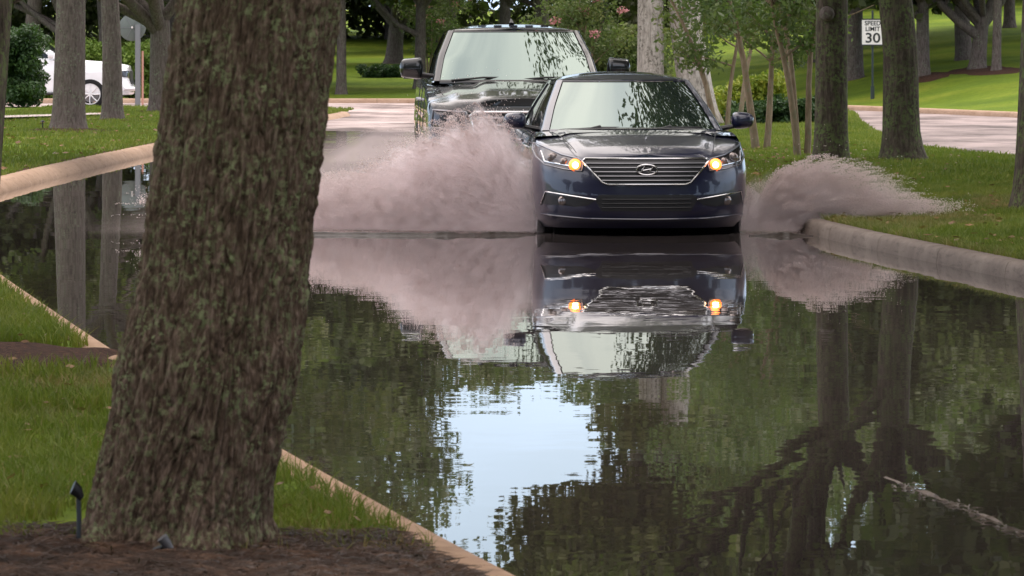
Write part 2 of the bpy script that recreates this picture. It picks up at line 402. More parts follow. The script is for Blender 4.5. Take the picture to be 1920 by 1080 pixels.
def sst(a, b, x):
    t = np.clip((x - a) / (b - a), 0, 1); return t * t * (3 - 2 * t)
def road_z(X, Y):
    z = -.09 + .13 * sst(86, 97, Y)
    z = np.where(X > 4.6, np.maximum(z, -.09 + .14 * sst(52, 60, Y)), z)
    # shallow crown of the road at the right of the foreground
    d = (X - 1.25) + (Y - 18.7) * .15
    nz_ = .5 * (fbm(X * 3, Y * 2, k=13) - .5) + .8 * (fbm(X * 9, Y * 5, k=14) - .5)
    z = z + (.076 + .02 * nz_) * sst(-.85, -.15, d) * (1 - sst(16.6, 18.8, Y)) * (1 - .75 * sst(.15, .6, d))
    z = z + 0
    z = z + .02 * (fbm(X * .8, Y * .5, k=3) - .5)
    return z
gx = np.unique(np.concatenate([np.linspace(-400, -30, 12), np.linspace(-30, 40, 281), np.linspace(.6, 3, 60), np.linspace(40, 400, 12)]))
gy = np.unique(np.concatenate([np.linspace(-60, 8, 20), np.linspace(13.5, 19.5, 160), np.linspace(8, 140, 420), np.linspace(140, 900, 20)]))
GX, GY = np.meshgrid(gx, gy, indexing='ij'); GZ = road_z(GX, GY)
def gridobj(name, X, Y, Z, m, kind, smooth=True, flip=False):
    a, b = X.shape; v = np.stack([X, Y, Z], -1).reshape(-1, 3)
    i = np.arange(a * b).reshape(a, b)
    f = np.stack([i[:-1, :-1], i[1:, :-1], i[1:, 1:], i[:-1, 1:]], -1).reshape(-1, 4)
    if flip: f = f[:, ::-1]
    return tag(link(name, np_mesh(name, v, f, smooth), m), kind=kind)
gridobj('road', GX, GY, GZ, M['road'], 'structure')
wx = np.linspace(-40, 60, 2); wy = np.linspace(-40, 118, 2); WX, WY = np.meshgrid(wx, wy, indexing='ij')
gridobj('flood_water', WX, WY, WX * 0, M['water'], 'structure')

def verge_z(d, X, Y, k=1):      # d = distance from the kerb
    return .105 + .05 * sst(0, 2.5, d) + .05 * (fbm(X * .9, Y * .9, k=k) - .5) * sst(0, .4, d) + .03 * (fbm(X * 5, Y * 3, k=k + 9) - .5)
def left_z(X, Y):
    return verge_z(XL(Y) - .15 - X, X, Y) + .0 * X
def med_z(X, Y):
    z = verge_z(X - XR(Y) - .15, X, Y, 4)
    return z
def hill_z(X, Y):
    k = .026 + .006 * sst(0, 12, X)
    d = Y - YF(X)
    return .1 + k * np.maximum(d, 0) * sst(0, 25, d) + .25 * (fbm(X * .08, Y * .08, k=8) - .5) * sst(0, 20, d)
ys = np.linspace(-28, 118, 700); us = np.concatenate([[0, .04, .1, .2, .35, .55, .8, 1.1], np.linspace(1.5, 12, 40), np.linspace(13, 80, 30)])
Yg, Ug = np.meshgrid(ys, us, indexing='ij')
endl = sst(106, 111.5, Yg)                         # the verge ends in a rounded tip
Xg = XL(np.minimum(Yg, 112)) - .15 - Ug - endl * 1.2 * (Ug < 90)
gridobj('left_lawn', Xg, Yg, left_z(Xg, Yg) * (1 - 0 * Ug) - (Yg > 117.6) * .4, M['lawn'], 'structure', flip=True)
ys = np.linspace(-28, 112, 900); fr = np.concatenate([[0, .004, .012, .025], np.linspace(.04, 1, 60)])
Yg, Tg = np.meshgrid(ys, fr, indexing='ij'); xa = XR(Yg) + .15; xb = np.maximum(XM(Yg), xa + .05); Xg = xa + (xb - xa) * Tg ** 1.3
Zg = med_z(Xg, Yg); Zg = Zg - .28 * sst(.985, 1, Tg)
gridobj('median_lawn', Xg, Yg, Zg, M['lawn'], 'structure')
xs = np.linspace(-80, 90, 200); dy = np.concatenate([[0, .1, .3, .8], np.linspace(2, 120, 90), np.linspace(140, 700, 12)])
Xg, Dg = np.meshgrid(xs, dy, indexing='ij'); Yg = YF(Xg) + Dg
gridobj('far_lawn', Xg, Yg, np.minimum(hill_z(Xg, Yg), 4.2), M['lawn'], 'structure')

def kerb(name, pts, m, h=.115, wd=.15, side=1, joint=3.0, zbase=-.2, slope=0.0):
    """swept kerb; side=+1 puts the back of the kerb to the left of the travel direction"""
    P = [Vector((p[0], p[1], 0)) for p in pts]; mb = MB()
    # resample
    Ls = [0]
    for a, b in zip(P, P[1:]): Ls.append(Ls[-1] + (b - a).length)
    n = int(Ls[-1] / .25); ss = np.linspace(0, Ls[-1], n)
    X = np.interp(ss, Ls, [p.x for p in P]); Y = np.interp(ss, Ls, [p.y for p in P])
    prof = [(-.02 - slope, zbase), (-.02 - slope, h - .115), (-.008 - slope * .4, h - .045), (.008 - slope * .15, h - .016), (.03, h - .003), (.06, h), (wd - .015, h), (wd, h - .012), (wd, zbase)]
    per = max(2, int(joint / .25)); i0 = 0
    while i0 < n - 1:
        i1 = min(n - 1, i0 + per); rows = []
        idx = list(range(i0, i1 + 1)); 
        for q in idx:
            tx = X[min(q + 1, n - 1)] - X[max(q - 1, 0)]; ty = Y[min(q + 1, n - 1)] - Y[max(q - 1, 0)]; l = math.hypot(tx, ty); nx, ny = -ty / l * side, tx / l * side
            sh = 0.0
            if q == idx[0]: sh = .006
            if q == idx[-1]: sh = -.006
            rows.append([(X[q] + nx * a + tx / l * sh, Y[q] + ny * a + ty / l * sh, z) for a, z in prof])
        b0 = mb.n; mb.grid(rows); mb.f.append(tuple(b0 + k for k in range(len(prof)))); mb.f.append(tuple(b0 + (len(rows) - 1) * len(prof) + k for k in range(len(prof)))[::-1])
        i0 = i1
    return tag(mb.build(name, m, ang=50, weld=0), kind='structure')
kerb('left_kerb', [(XL(y), y) for y in np.linspace(-25, 38, 90)], M['kerb_tan'], side=1, h=.12)
kerb('left_kerb', [(XL(y), y) for y in np.linspace(38, 110, 90)] + [(-3.8, 111), (-4.1, 111.8), (-4.9, 112.4), (-6.5, 113)], M['kerb_far'], side=1, h=.13, wd=.17, slope=.08)
kerb('right_kerb', [(XR(y), y) for y in np.linspace(-25, 111, 200)], M['kerb_grey'], side=-1, h=.122, wd=.15, joint=2.25)
kerb('far_kerb', [(x, YF(x)) for x in np.linspace(-70, 80, 240)], M['kerb_far'], side=1, h=.17, wd=.2)
# concrete driveway apron behind the left lawn trees
pv = []
a_, b_2 = gp(0, 243, .18), gp(95, 243, .18)
mb = MB(); rows = []
for t in np.linspace(0, 1, 14):
    x0 = -14.5 + 6.0 * t; y0 = 88 + 13 * t ** 1.6; wdt = 4.6 - 2.2 * t
    rows.append([(x0, y0, .215), (x0 - .2, y0 + wdt, .215)])
mb.grid(rows); tag(mb.build('path', M['path']), kind='structure')

# ------------------------------------------------------------------ grass blades
def blades(name, pts, h, wd, m, label, lean=.5, par=None):
    n = len(pts); a = rng.uniform(0, 2 * PI, n); hh = h * rng.uniform(.45, 1.25, n); l = rng.uniform(0, lean, n) * hh; la = rng.uniform(0, 2 * PI, n)
    dx, dy = np.cos(a) * wd / 2, np.sin(a) * wd / 2
    b = np.asarray(pts, float); v = np.zeros((n, 5, 3))
    mid = b + np.stack([np.cos(la) * l * .3, np.sin(la) * l * .3, hh * .6], 1); tip = b + np.stack([np.cos(la) * l, np.sin(la) * l, hh], 1)
    off = np.stack([dx, dy, 0 * dx], 1)
    v[:, 0] = b - off; v[:, 1] = b + off; v[:, 2] = mid + off * .7; v[:, 3] = mid - off * .7; v[:, 4] = tip
    i = np.arange(n)[:, None] * 5
    f = np.concatenate([np.stack([i + 0, i + 1, i + 2], -1).reshape(-1, 3), np.stack([i + 0, i + 2, i + 3], -1).reshape(-1, 3), np.stack([i + 3, i + 2, i + 4], -1).reshape(-1, 3)])
    o = link(name, np_mesh(name, v.reshape(-1, 3), f), m); return tag(o, label, 'grass', kind='stuff')
def scatter_left(n, y0, y1, dmax, dmin=0.0, thr=.0, powr=1.0):
    Y = y0 + (y1 - y0) * rng.random(n) ** powr; d = dmin + (dmax - dmin) * rng.random(n); X = XL(Y) - .15 - d
    keep = (X > -.1067 * Y - .4)
    X, Y, d = X[keep], Y[keep], d[keep]
    return np.stack([X, Y, left_z(X, Y) - .01], 1)
def clump_keep(p, sc, thr, k=0):
    return p[fbm(p[:, 0] * sc, p[:, 1] * sc, k=k + 20) > thr]
p = scatter_left(215000, 13.7, 32, 4.0, -.03)
mul = (p[:, 1] > 14.05 + .6 * (fbm(p[:, 0] * 3, p[:, 1] * 3) - .5)) | ((p[:, 0] > -.62) & (p[:, 1] > 14.3))
bare = ((p[:, 1] - 22.9) ** 2 / .9 + (p[:, 0] + 2.45) ** 2 / .3 < 1 + .8 * fbm(p[:, 0] * 4, p[:, 1] * 2))
p = clump_keep(p[mul & ~bare], 3, .36)
near = p[:, 1] < 19
dr = (rng.random(len(p)) < .16) | (fbm(p[:, 0] * 1.7, p[:, 1] * 1.1, k=44) > .6)
blades('grass', p[dr & (rng.random(len(p)) < .6)], .075, .007, M['blade_dry'], 'dry blades mixed through the grass round the foreground trunk', 1.3)
p = p[~dr]; near = p[:, 1] < 19
blades('grass', p[near][::1], .085, .006, M['blade'], 'long green grass on the verge around the foreground trunk', 1.1)
blades('grass', p[~near], .1, .009, M['blade'], 'green grass of the left verge beyond the foreground trunk', .9)
p = scatter_left(90000, 50, 118, 7.5, -.02, powr=1.2)
blades('grass', clump_keep(p, 1.5, .33), .075, .022, M['blade'], 'short green grass of the lawn between the far left kerb and the white pickup', .8)
def scatter_med(n, y0, y1, x1, powr=1.0):
    Y = y0 + (y1 - y0) * rng.random(n) ** powr; xa = XR(Y) + .13; X = xa + (np.minimum(XM(Y), x1) - xa) * rng.random(n)
    k = X < .1067 * Y + .6; X, Y = X[k], Y[k]
    return np.stack([X, Y, med_z(X, Y) - .01], 1)
p = scatter_med(150000, 30.5, 50, 6.2)
q = fbm(p[:, 0] * 1.3, p[:, 1] * .6, k=31)
dry = (q > .5) & (p[:, 1] < 46)
blades('grass', p[~dry], .075, .008, M['blade'], 'green grass of the right median in front of the two mossy trunks', .9)
blades('grass', p[dry], .07, .008, M['blade_dry'], 'browning grass near the right kerb', .9)
p = scatter_med(110000, 50, 112, 8, 1.4)
blades('grass', clump_keep(p, 1.2, .3), .07, .018, M['blade'], 'mown grass of the far end of the median under the slender trees', .8)
# fringe hanging over the right kerb
Y = rng.uniform(30.5, 60, 26000); X = XR(Y) + .13 + np.abs(rng.normal(0, .06, len(Y)))
blades('grass', np.stack([X, Y, med_z(X, Y) - .015], 1)[::3], .085, .007, M['blade_dry'], 'ragged grass fringe along the back of the right kerb', 1.3)
# bare earth gap along the backs of the kerbs
def edge_strip(ys, xf, zf, sg, w0=.1):
    rows = []
    for y in ys:
        w_ = w0 * (.55 + 1.1 * float(vnoise(y * 2.3, 1.5))); x = float(xf(y)) + sg * .145
        rows.append([(x, y, float(zf(x, y)) + .004), (x + sg * w_ * .5, y, float(zf(x + sg * w_ * .5, y)) + .022), (x + sg * w_, y, float(zf(x + sg * w_, y)) + .004)])
    mb = MB(); mb.grid(rows); tag(mb.build('soil_strip', M['soil']), kind='structure')
edge_strip(np.linspace(30, 70, 260), XR, med_z, 1, .13)
edge_strip(np.linspace(50, 108, 200), XL, left_z, -1, .2)
def litter(n, xf, y0, y1, zf, label, sz=.035):
    Y = rng.uniform(y0, y1, n); X = xf(Y); a = rng.uniform(0, 2 * PI, n); s_ = sz * rng.uniform(.5, 1.3, n); ca, sa = np.cos(a) * s_, np.sin(a) * s_; Z = zf(X, Y) + rng.uniform(.03, .075, n); tl = rng.uniform(-.4, .4, n) * s_
    v = np.stack([np.stack([X - ca, Y - sa, Z], 1), np.stack([X + sa * .45, Y - ca * .45, Z + tl], 1), np.stack([X + ca, Y + sa, Z], 1), np.stack([X - sa * .45, Y + ca * .45, Z - tl], 1)], 1).reshape(-1, 3)
    tag(link('fallen_leaves', np_mesh('fallen_leaves', v, np.arange(4 * n).reshape(n, 4)), M['leaf_dead']), label, 'leaves', kind='stuff')
litter(900, lambda Y: XR(Y) + .15 + np.abs(rng.normal(0, 1.3, len(Y))), 30.5, 70, med_z, 'scattered brown leaves on the right median grass')
litter(260, lambda Y: XL(Y) - .2 - rng.random(len(Y)) * 2.5, 14.2, 26, left_z, 'scattered brown leaves in the grass beside the foreground trunk', .025)
litter(500, lambda Y: XL(Y) - .2 - rng.random(len(Y)) * 5, 50, 105, left_z, 'scattered brown leaves on the far left lawn', .05)
# mulch under the foreground trunk
mb = MB(); rows = []
for j, Yv in enumerate(np.linspace(12.2, 17.0, 60)):
    row = []
    xr_ = float(XL(Yv)) - .17; xl_ = -3.4
    for i in range(90):
        X_ = xl_ + (xr_ - xl_) * i / 89
        row.append((X_, Yv, 0))
    rows.append(row)
A_ = np.array(rows); A_[..., 2] = left_z(A_[..., 0], A_[..., 1]) + .012 + .035 * (fbm(A_[..., 0] * 9, A_[..., 1] * 9) - .45)
edge_ = sst(14.3, 15.1, A_[..., 1] + .9 * (fbm(A_[..., 0] * 3, A_[..., 1] * 3) - .5) + .9 * sst(-1.0, -.1, A_[..., 0]))
A_[..., 2] -= .08 * edge_
mb.grid(A_); tag(mb.build('mulch_bed', M['soil']), kind='structure')
n = 18000; X = rng.uniform(-2.2, .2, n); Y = rng.uniform(13, 14.5, n); k = X < XL(Y) - .16; X, Y = X[k], Y[k]
n = len(X); a = rng.uniform(0, PI, n); L_ = rng.uniform(.03, .11, n); th = rng.uniform(.0008, .002, n)
Z = left_z(X, Y) + .016 + rng.uniform(0, .03, n); tl = rng.normal(0, .15, n)
d = np.stack([np.cos(a) * L_ / 2, np.sin(a) * L_ / 2, tl * L_ / 2], 1); o_ = np.stack([-np.sin(a) * th, np.cos(a) * th, 0 * a], 1); c_ = np.stack([X, Y, Z], 1)
u_ = np.stack([0 * a, 0 * a, th * 1.4], 1)
v = np.stack([c_ - d - o_, c_ - d + o_, c_ + d + o_, c_ + d - o_, c_ + u_ * 2], 1)
i = np.arange(n)[:, None] * 5; f = np.concatenate([i + np.array(q) for q in ((0, 1, 4), (1, 2, 4), (2, 3, 4), (3, 0, 4))])
tag(link('pine_straw', np_mesh('pine_straw', v.reshape(-1, 3), f), M['straw']), 'rust brown straw and dead leaves around the foreground trunk', 'straw', kind='stuff')
# bare soil patches round trunks
def soil_patch(x, y, rx, ry, zf, name='soil_patch'):
    mb = MB(); rows = []
    for i in range(7):
        t = i / 6; rows.append([(x + rx * t * (1 + .35 * (vnoise(math.cos(a) * 2 + x, math.sin(a) * 2 + y) - .5)) * math.cos(a), y + ry * t * (1 + .5 * (vnoise(math.cos(a) * 2 + 9, math.sin(a) * 2 + y) - .5)) * math.sin(a), 0) for a in np.linspace(0, 2 * PI, 36, endpoint=False)])
    A = np.array(rows); A[..., 2] = zf(A[..., 0], A[..., 1]) + .035 - .07 * (np.linspace(0, 1, 7)[:, None] ** 6)
    mb.grid(A, True); return tag(mb.build(name, M['soil']), kind='structure')

mb = MB(); rows = []
for Y_ in np.linspace(14.2, 17.9, 90):
    X_ = 1.27 - (Y_ - 18.7) * .15; e_ = .012 * (float(fbm(Y_ * 6, 2.0)) - .5)
    rows.append([(X_ - .016 + e_, Y_, -.03), (X_ - .013 + e_, Y_, .002 + .016 * (float(vnoise(Y_ * 7, 4.)) - .6)), (X_ + .006 + e_, Y_, .002 + .016 * (float(vnoise(Y_ * 7, 8.)) - .6)), (X_ + .009 + e_, Y_, -.03)])
mb.grid(rows); tag(mb.build('gutter_strip', M['kerb_grey']), kind='structure')
n = 120; t_ = rng.random(n) ** 1.3; Y = 15.3 + 2.3 * t_; X = 1.25 - (Y - 18.7) * .15 + rng.normal(0, .022, n) + .02 * np.sin(Y * 5)
a = rng.normal(1.72, .6, n); L_ = rng.uniform(.015, .07, n); th = rng.uniform(.001, .003, n); Z = rng.uniform(.001, .006, n)
d = np.stack([np.cos(a) * L_ / 2, np.sin(a) * L_ / 2, rng.normal(0, .05, n) * L_], 1); o_ = np.stack([-np.sin(a) * th, np.cos(a) * th, 0 * a], 1); c_ = np.stack([X, Y, Z], 1); u_ = np.stack([0 * a, 0 * a, th * 1.4], 1)
v = np.stack([c_ - d - o_, c_ - d + o_, c_ + d + o_, c_ + d - o_, c_ + u_ * 2], 1)
i = np.arange(n)[:, None] * 5; f = np.concatenate([i + np.array(q) for q in ((0, 1, 4), (1, 2, 4), (2, 3, 4), (3, 0, 4))])
tag(link('debris', np_mesh('debris', v.reshape(-1, 3), f), M['straw_pale']), 'thin line of floating leaf litter in the shallow water at the lower right', 'debris', kind='stuff')

# ------------------------------------------------------------------ trees
soil_patch(-2.45, 22.9, .75, 1.15, left_z)
def overhang(seed, n, org, x, y, z, r_=(.5, 1.0)):
    g = np.random.default_rng(seed)
    return [((g.uniform(*x) - org[0], g.uniform(*y) - org[1], g.uniform(*z) - org[2]), g.uniform(*r_)) for _ in range(n)]
def leaves(cl, per, ls, flat=.7, seed=1, aspect=.55, up=.5):
    """many leaf-sized quads spread through clumps; cl = [(centre, radius)]"""
    g = np.random.default_rng(seed); C = np.array([c for c, r in cl], float); Rr = np.array([r for c, r in cl], float)
    idx = g.choice(len(cl), size=per * len(cl), p=Rr ** 2.2 / (Rr ** 2.2).sum()); n = len(idx)
    d = g.normal(0, 1, (n, 3)); d /= np.linalg.norm(d, axis=1)[:, None]; rr = g.random(n) ** .45
    P = C[idx] + d * (Rr[idx] * rr)[:, None] * np.array([1, 1, flat])
    nr = g.normal(0, 1, (n, 3)); nr[:, 2] += up; nr /= np.linalg.norm(nr, axis=1)[:, None]
    t = np.cross(nr, g.normal(0, 1, (n, 3))); t /= np.linalg.norm(t, axis=1)[:, None]; b = np.cross(nr, t)
    s = ls * g.uniform(.6, 1.35, n)[:, None] / 2
    v = np.stack([P - t * s, P - b * s * aspect, P + t * s, P + b * s * aspect], 1).reshape(-1, 3)
    f = np.arange(n * 4).reshape(n, 4)
    return v, f
def limb(g, p, d, L, r0, r1, curl=.25, lift=.15, n=6):
    pts = [Vector(p)]; d = Vector(d).normalized()
    for i in range(n):
        d = (d + Vector((g.normal(0, curl), g.normal(0, curl), g.normal(0, curl * .6) + lift)) * .35).normalized()
        pts.append(pts[-1] + d * L / n)
    return pts, list(np.linspace(r0, r1, n + 1)), d
def tree_geo(seed, trunk, rad, limbs=5, L=4.0, sub=4, clump=1.0, bounds=None, extra=(), more=(), elev=(.35, 1.1), lift=.15):
    g = np.random.default_rng(seed); mb = MB(); cl = []
    mb.tube(trunk, rad, 14)
    top = Vector(trunk[-1]); rt = rad[-1]; td = (top - Vector(trunk[-2])).normalized()
    todo = []
    for i in range(limbs):
        a = 2 * PI * i / limbs + g.uniform(-.4, .4); e = g.uniform(*elev)
        d = Vector((math.cos(a) * math.cos(e), math.sin(a) * math.cos(e), math.sin(e))) + td * .25
        todo.append((top - td * g.uniform(0, .5) * min(1, L / 4), d, L * g.uniform(.75, 1.15), rt * g.uniform(.5, .72)))
    for (pp, dd, LL, r_) in extra: todo.append((Vector(pp), Vector(dd), LL, r_))
    for (p0, d0, LL, r_) in todo:
        pts, rr, de = limb(g, p0, d0, LL, r_, r_ * .35, .3, lift)
        mb.tube(pts, rr, 9)
        for j in range(sub):
            k = g.integers(2, len(pts)); a = g.uniform(0, 2 * PI)
            dd = (de + Vector((math.cos(a), math.sin(a), g.uniform(-.2, .6))) * 1.1).normalized()
            p2, r2, _ = limb(g, pts[k], dd, LL * g.uniform(.35, .65), rr[k] * .6, .012, .4, .1, 5)
            mb.tube(p2, r2, 6)
            cl.append((p2[-1], clump * g.uniform(.7, 1.25))); cl.append((p2[3], clump * g.uniform(.5, 1)))
        cl.append((pts[-1], clump * g.uniform(.8, 1.3)))
    for c_, r_c in more: cl.append((Vector(c_), r_c))
    if bounds: cl = [c for c in cl if bounds(c[0])]
    return mb, cl
def sweep_bark(mb_pts, rad, res=(120, 160)): pass

def make_tree(name, label, cat, loc, seed, trunk, rad, bark, leafm, per=380, ls=.16, group=None, crown=True, **kw):
    t = thing(name, label, cat, loc, group=group)
    mb, cl = tree_geo(seed, trunk, rad, **kw)
    mb.build('trunk', bark, t, weld=0, ang=70)
    if crown and cl:
        v, f = leaves(cl, per, ls, seed=seed); link('crown', np_mesh('crown', v, f), leafm, t)
    return t
def copy_tree(t, loc, rz, sc, label=None, group=None):
    r = t.copy(); COL.objects.link(r); r.location = loc; r.rotation_euler = (0, 0, rz); r.scale = (sc, sc, sc)
    if label: r['label'] = label
    if group: r['group'] = group
    for ch in list(t.children):
        c = ch.copy(); COL.objects.link(c); c.parent = r
    return r
def flared(rb, hgt, bend, fl=1.5, n=8, rt=None):
    """trunk polyline from the base up: bend = [(z, dx)]"""
    zz = np.concatenate([[-.15, 0, .08, .2, .4, .7], np.linspace(1.1, hgt, n)])
    bz = [b[0] for b in bend]; bx = [b[1] for b in bend]
    rt = rt or rb * .8
    pts = [(float(np.interp(z, bz, bx)), .1 * math.sin(z * .6), z) for z in zz]
    rad = [float((rb + (rt - rb) * max(z, 0) / hgt) * (1 + (fl - 1) * math.exp(-max(z, 0) / .16))) for z in zz]
    return pts, rad

# --- the big foreground trunk (bark relief modelled)
PXM = F / 14.2
fg = thing('oak_tree', 'big leaning trunk with furrowed lichen spotted bark in the left foreground', 'tree', (-.99, 14.2, .14))
def fg_axis():
    ys_ = [1080, 1010, 970, 900, 850, 700, 500, 300, 0]; xl = [120, 132, 158, 176, 190, 215, 262, 290, 335]; xr = [500, 500, 494, 506, 520, 555, 575, 600, 640]
    z = [(1010 - y) / PXM for y in ys_]; cx = [((a + b) / 2 - 960) / PXM + .99 for a, b in zip(xl, xr)]; r = [(b - a) / 2 / PXM for a, b in zip(xl, xr)]
    z += [2.4, 3.2, 4.0]; cx += [cx[-1] + .1, cx[-1] + .2, cx[-1] + .26]; r += [.235, .23, .24]
    return z, cx, r
z_, cx_, r_ = fg_axis()
NT, NZ = 760, 1100
zz = np.linspace(-.1, 4.0, NZ); th = np.linspace(0, 2 * PI, NT, endpoint=False)
ZZ, TH = np.meshgrid(zz, th, indexing='ij')
CX = np.interp(ZZ, z_, cx_); RR = np.interp(ZZ, z_, r_)
per = 40
warp = 1.6 * (fbm(np.cos(TH) * 2.2 + 5, np.sin(TH) * 2.2 + 5, ZZ * 1.7, 3, 40) - .45)
uu = TH / (2 * PI) * per + warp * 1.5; vv = ZZ * 3.4 + 1.5 * (fbm(np.cos(TH) * 5 + 9, np.sin(TH) * 5 + 9, ZZ * 4, 3, 50) - .5)
c1 = cells(uu, vv, per, 3); c2 = cells(uu * 2, vv * 5, per * 2, 11)
ridge = np.clip(c1 * 1.5, 0, 1) ** .7; fine = np.clip(c2 * 1.7, 0, 1)
rough_ = fbm(np.cos(TH) * 22, np.sin(TH) * 22, ZZ * 60, 3, 60)
disp = .019 * ridge + .007 * fine + .008 * (rough_ - .5) + .03 * (fbm(np.cos(TH) * 1.6, np.sin(TH) * 1.6, ZZ * 1.3, 2, 70) - .5)
butt = .06 * np.exp(-np.maximum(ZZ, 0) / .12) * np.clip(np.sin(TH * 5 + 1), 0, 1)
RR2 = RR - .012 + disp + butt
V = np.stack([CX + RR2 * np.cos(TH), RR2 * np.sin(TH), ZZ], -1)
ii = np.arange(NZ * NT).reshape(NZ, NT); jn = np.roll(ii, -1, axis=1)
ff = np.stack([ii[:-1], jn[:-1], jn[1:], ii[1:]], -1).reshape(-1, 4)
link('trunk', np_mesh('trunk', V.reshape(-1, 3), ff, True), M['bark_near'], fg)
mb, cl = tree_geo(5, [(cx_[-1], 0, 3.8), (cx_[-1] + .05, 0, 4.3)], [.24, .22], more=overhang(4, 46, (-.99, 14.2, .14), (-5.5, 1.2), (9, 31), (5, 8.5), (.8, 1.5)), limbs=6, L=4.5, sub=6, clump=1.1, elev=(.3, 1.0))  # the overhang is unseen foliage added to shade the foreground grass
mb.build('limbs', M['bark_dark'], fg, weld=0, ang=70)
v, f = leaves(cl, 1500, .075, seed=5); link('crown', np_mesh('crown', v, f), M['leaf_oak'], fg)

# --- trunks on the right median
t1, r1 = flared(.215, 3.3, [(0, 0), (2.2, .02), (3.3, .05)], 1.25, rt=.2)
T1 = make_tree('oak_tree', 'straight brown trunk with a round cut branch knob behind the right spray', 'tree', (4.12, 62, .14), 11, t1, r1, M['bark_dark'], M['leaf_oak'],
               per=430, ls=.11, limbs=3, L=4.6, sub=6, clump=.95, elev=(.7, 1.2), bounds=lambda p: p.z > 5.0 or p.x < -3.2, more=overhang(1, 60, (4.12, 62, .14), (-.4, 3.6), (55, 60), (6.4, 10), (.6, 1.2)) + overhang(2, 24, (4.12, 62, .14), (-2, 2.5), (65, 72), (6.8, 9)),  # second overhang: unseen clumps added above the road to darken bonnet reflections
               extra=[((.05, 0, 3.2), (-.42, -.7, .8), 6.5, .12), ((.05, 0, 3.1), (-1, -.2, .42), 4.2, .11), ((.05, 0, 3.3), (.8, .3, .9), 4, .12), ((0, 0, 3.3), (-.35, 0, 1), 4, .13)])
kb = MB(); kb.lathe([(.0, -.09), (.04, -.088), (.06, -.08), (.075, -.06), (.09, 0), (.1, .1)], (-.06, -.2, 1.9), 'y', 18)
kb.build('branch_knob', M['bark_grey'], T1, ang=60)
t2, r2 = flared(.24, 3.0, [(0, .02), (.5, 0), (1.4, 0), (2.2, -.08), (3.0, -.1)], 1.5, rt=.205)
make_tree('oak_tree', 'mossy trunk with a flared base and slight lean, right of the one with the knob', 'tree', (4.97, 61.3, .14), 12, t2, r2, M['bark_dark'], M['leaf_oak'],
          per=330, ls=.17, limbs=3, L=4.6, sub=6, clump=.95, elev=(.6, 1.1), bounds=lambda p: p.z > 5.0 or p.x > 3.4,
          extra=[((-.13, 0, 2.5), (-.75, 0, 1.1), 3.2, .12), ((-.1, 0, 3.0), (.75, -.1, .7), 4.2, .13), ((-.13, 0, 2.9), (.15, .3, 1), 4.5, .14)])
t3, r3 = flared(.27, 4.2, [(0, 0), (4.2, .15)], 1.25)
make_tree('oak_tree', 'dark trunk cut off by the right edge of the view, in the near median grass', 'tree', (4.72, 42.6, .14), 13, t3, r3, M['bark_dark'], M['leaf_oak'],
          per=800, ls=.095, limbs=5, L=4.4, sub=6, clump=1.0, elev=(.35, 1.0), more=overhang(3, 60, (4.72, 42.6, .14), (1.9, 5.2), (45.5, 51), (6.0, 11), (.6, 1.2)),
          extra=[((.1, 0, 3.6), (-.35, .8, .75), 7, .13), ((.1, 0, 3.8), (-.2, .65, 1.0), 8, .14), ((.1, 0, 3.8), (-.1, .9, .8), 7, .13)])
t4, r4 = flared(.3, 4.0, [(0, 0), (.5, .05), (1.9, .16), (4, .3)], 1.15)
make_tree('oak_tree', 'dark blurred trunk at the left edge of the view', 'tree', (-3.92, 33.5, .14), 14, t4, r4, M['bark_dark'], M['leaf_oak'],
          per=420, ls=.15, limbs=5, L=4.2, sub=6, clump=1.0, elev=(.5, 1.1))
# --- left verge
def verge_tree(px, py, rb, seed, label, bend, Hf=3.6, bark='bark_grey', L=4.6, **kw):
    g_ = gp(px, py, .15); t_, r_q = flared(rb, Hf, bend, 1.35)
    soil_patch(g_.x, g_.y, rb * 3.2, rb * 5, left_z)
    return make_tree('oak_tree', label, 'tree', (g_.x, g_.y, .12), seed, t_, r_q, M[bark], M['leaf_oak'], per=300, ls=.22, limbs=5, L=L, sub=5, clump=1.15, elev=(.3, 1.0), **kw)
verge_tree(128, 246, .29, 21, 'grey trunk standing in front of the white pickup door', [(0, 0), (3.6, .06)],
           extra=[((0, 0, 3.3), (1, 0, .7), 7.2, .13)],
           more=overhang(6, 60, (-8.6, 92, .14), (-3.5, 3.5), (76, 94), (9.2, 12.5), (.8, 1.5)))  # unseen foliage added high over the road for dark bands in the bonnets
verge_tree(211, 226, .21, 22, 'slimmer grey trunk in front of the front fender of the white pickup', [(0, 0), (1.5, -.02), (3.6, -.12)],
           extra=[((-.1, 0, 3.4), (1, .1, .75), 7.5, .12)])
verge_tree(302, 211, .27, 23, 'grey trunk with a round pruning scar behind the big foreground trunk', [(0, 0), (3.6, -.05)], 2.1,
           extra=[((0, 0, 1.9), (-1.1, 0, .55), 3.4, .13)])
# --- pale trunks
for (px, rb, seed, lab, bnd) in ((1236, .27, 31, 'tall pale grey trunk above the roof of the blue sedan', [(0, 0), (6, 0)]),
                                 (1312, .34, 32, 'mottled pale trunk leaning left just behind the slender trees', [(0, .25), (1.6, -.02), (6, -.35)])):
    g_ = gp(px, 239, .15); t_, r_q = flared(rb, 6, bnd, 1.3)
    make_tree('pale_tree', lab, 'tree', (g_.x, 93, .13), seed, t_, r_q, M['bark_pale'], M['leaf_oak'], per=300, ls=.24, limbs=5, L=2.8, sub=5, clump=1.0, elev=(.3, 1.1), more=overhang(seed, 7, (g_.x, 93, .13), (1.7, 3.6), (91, 95), (5.6, 8.4), (.5, .9)))
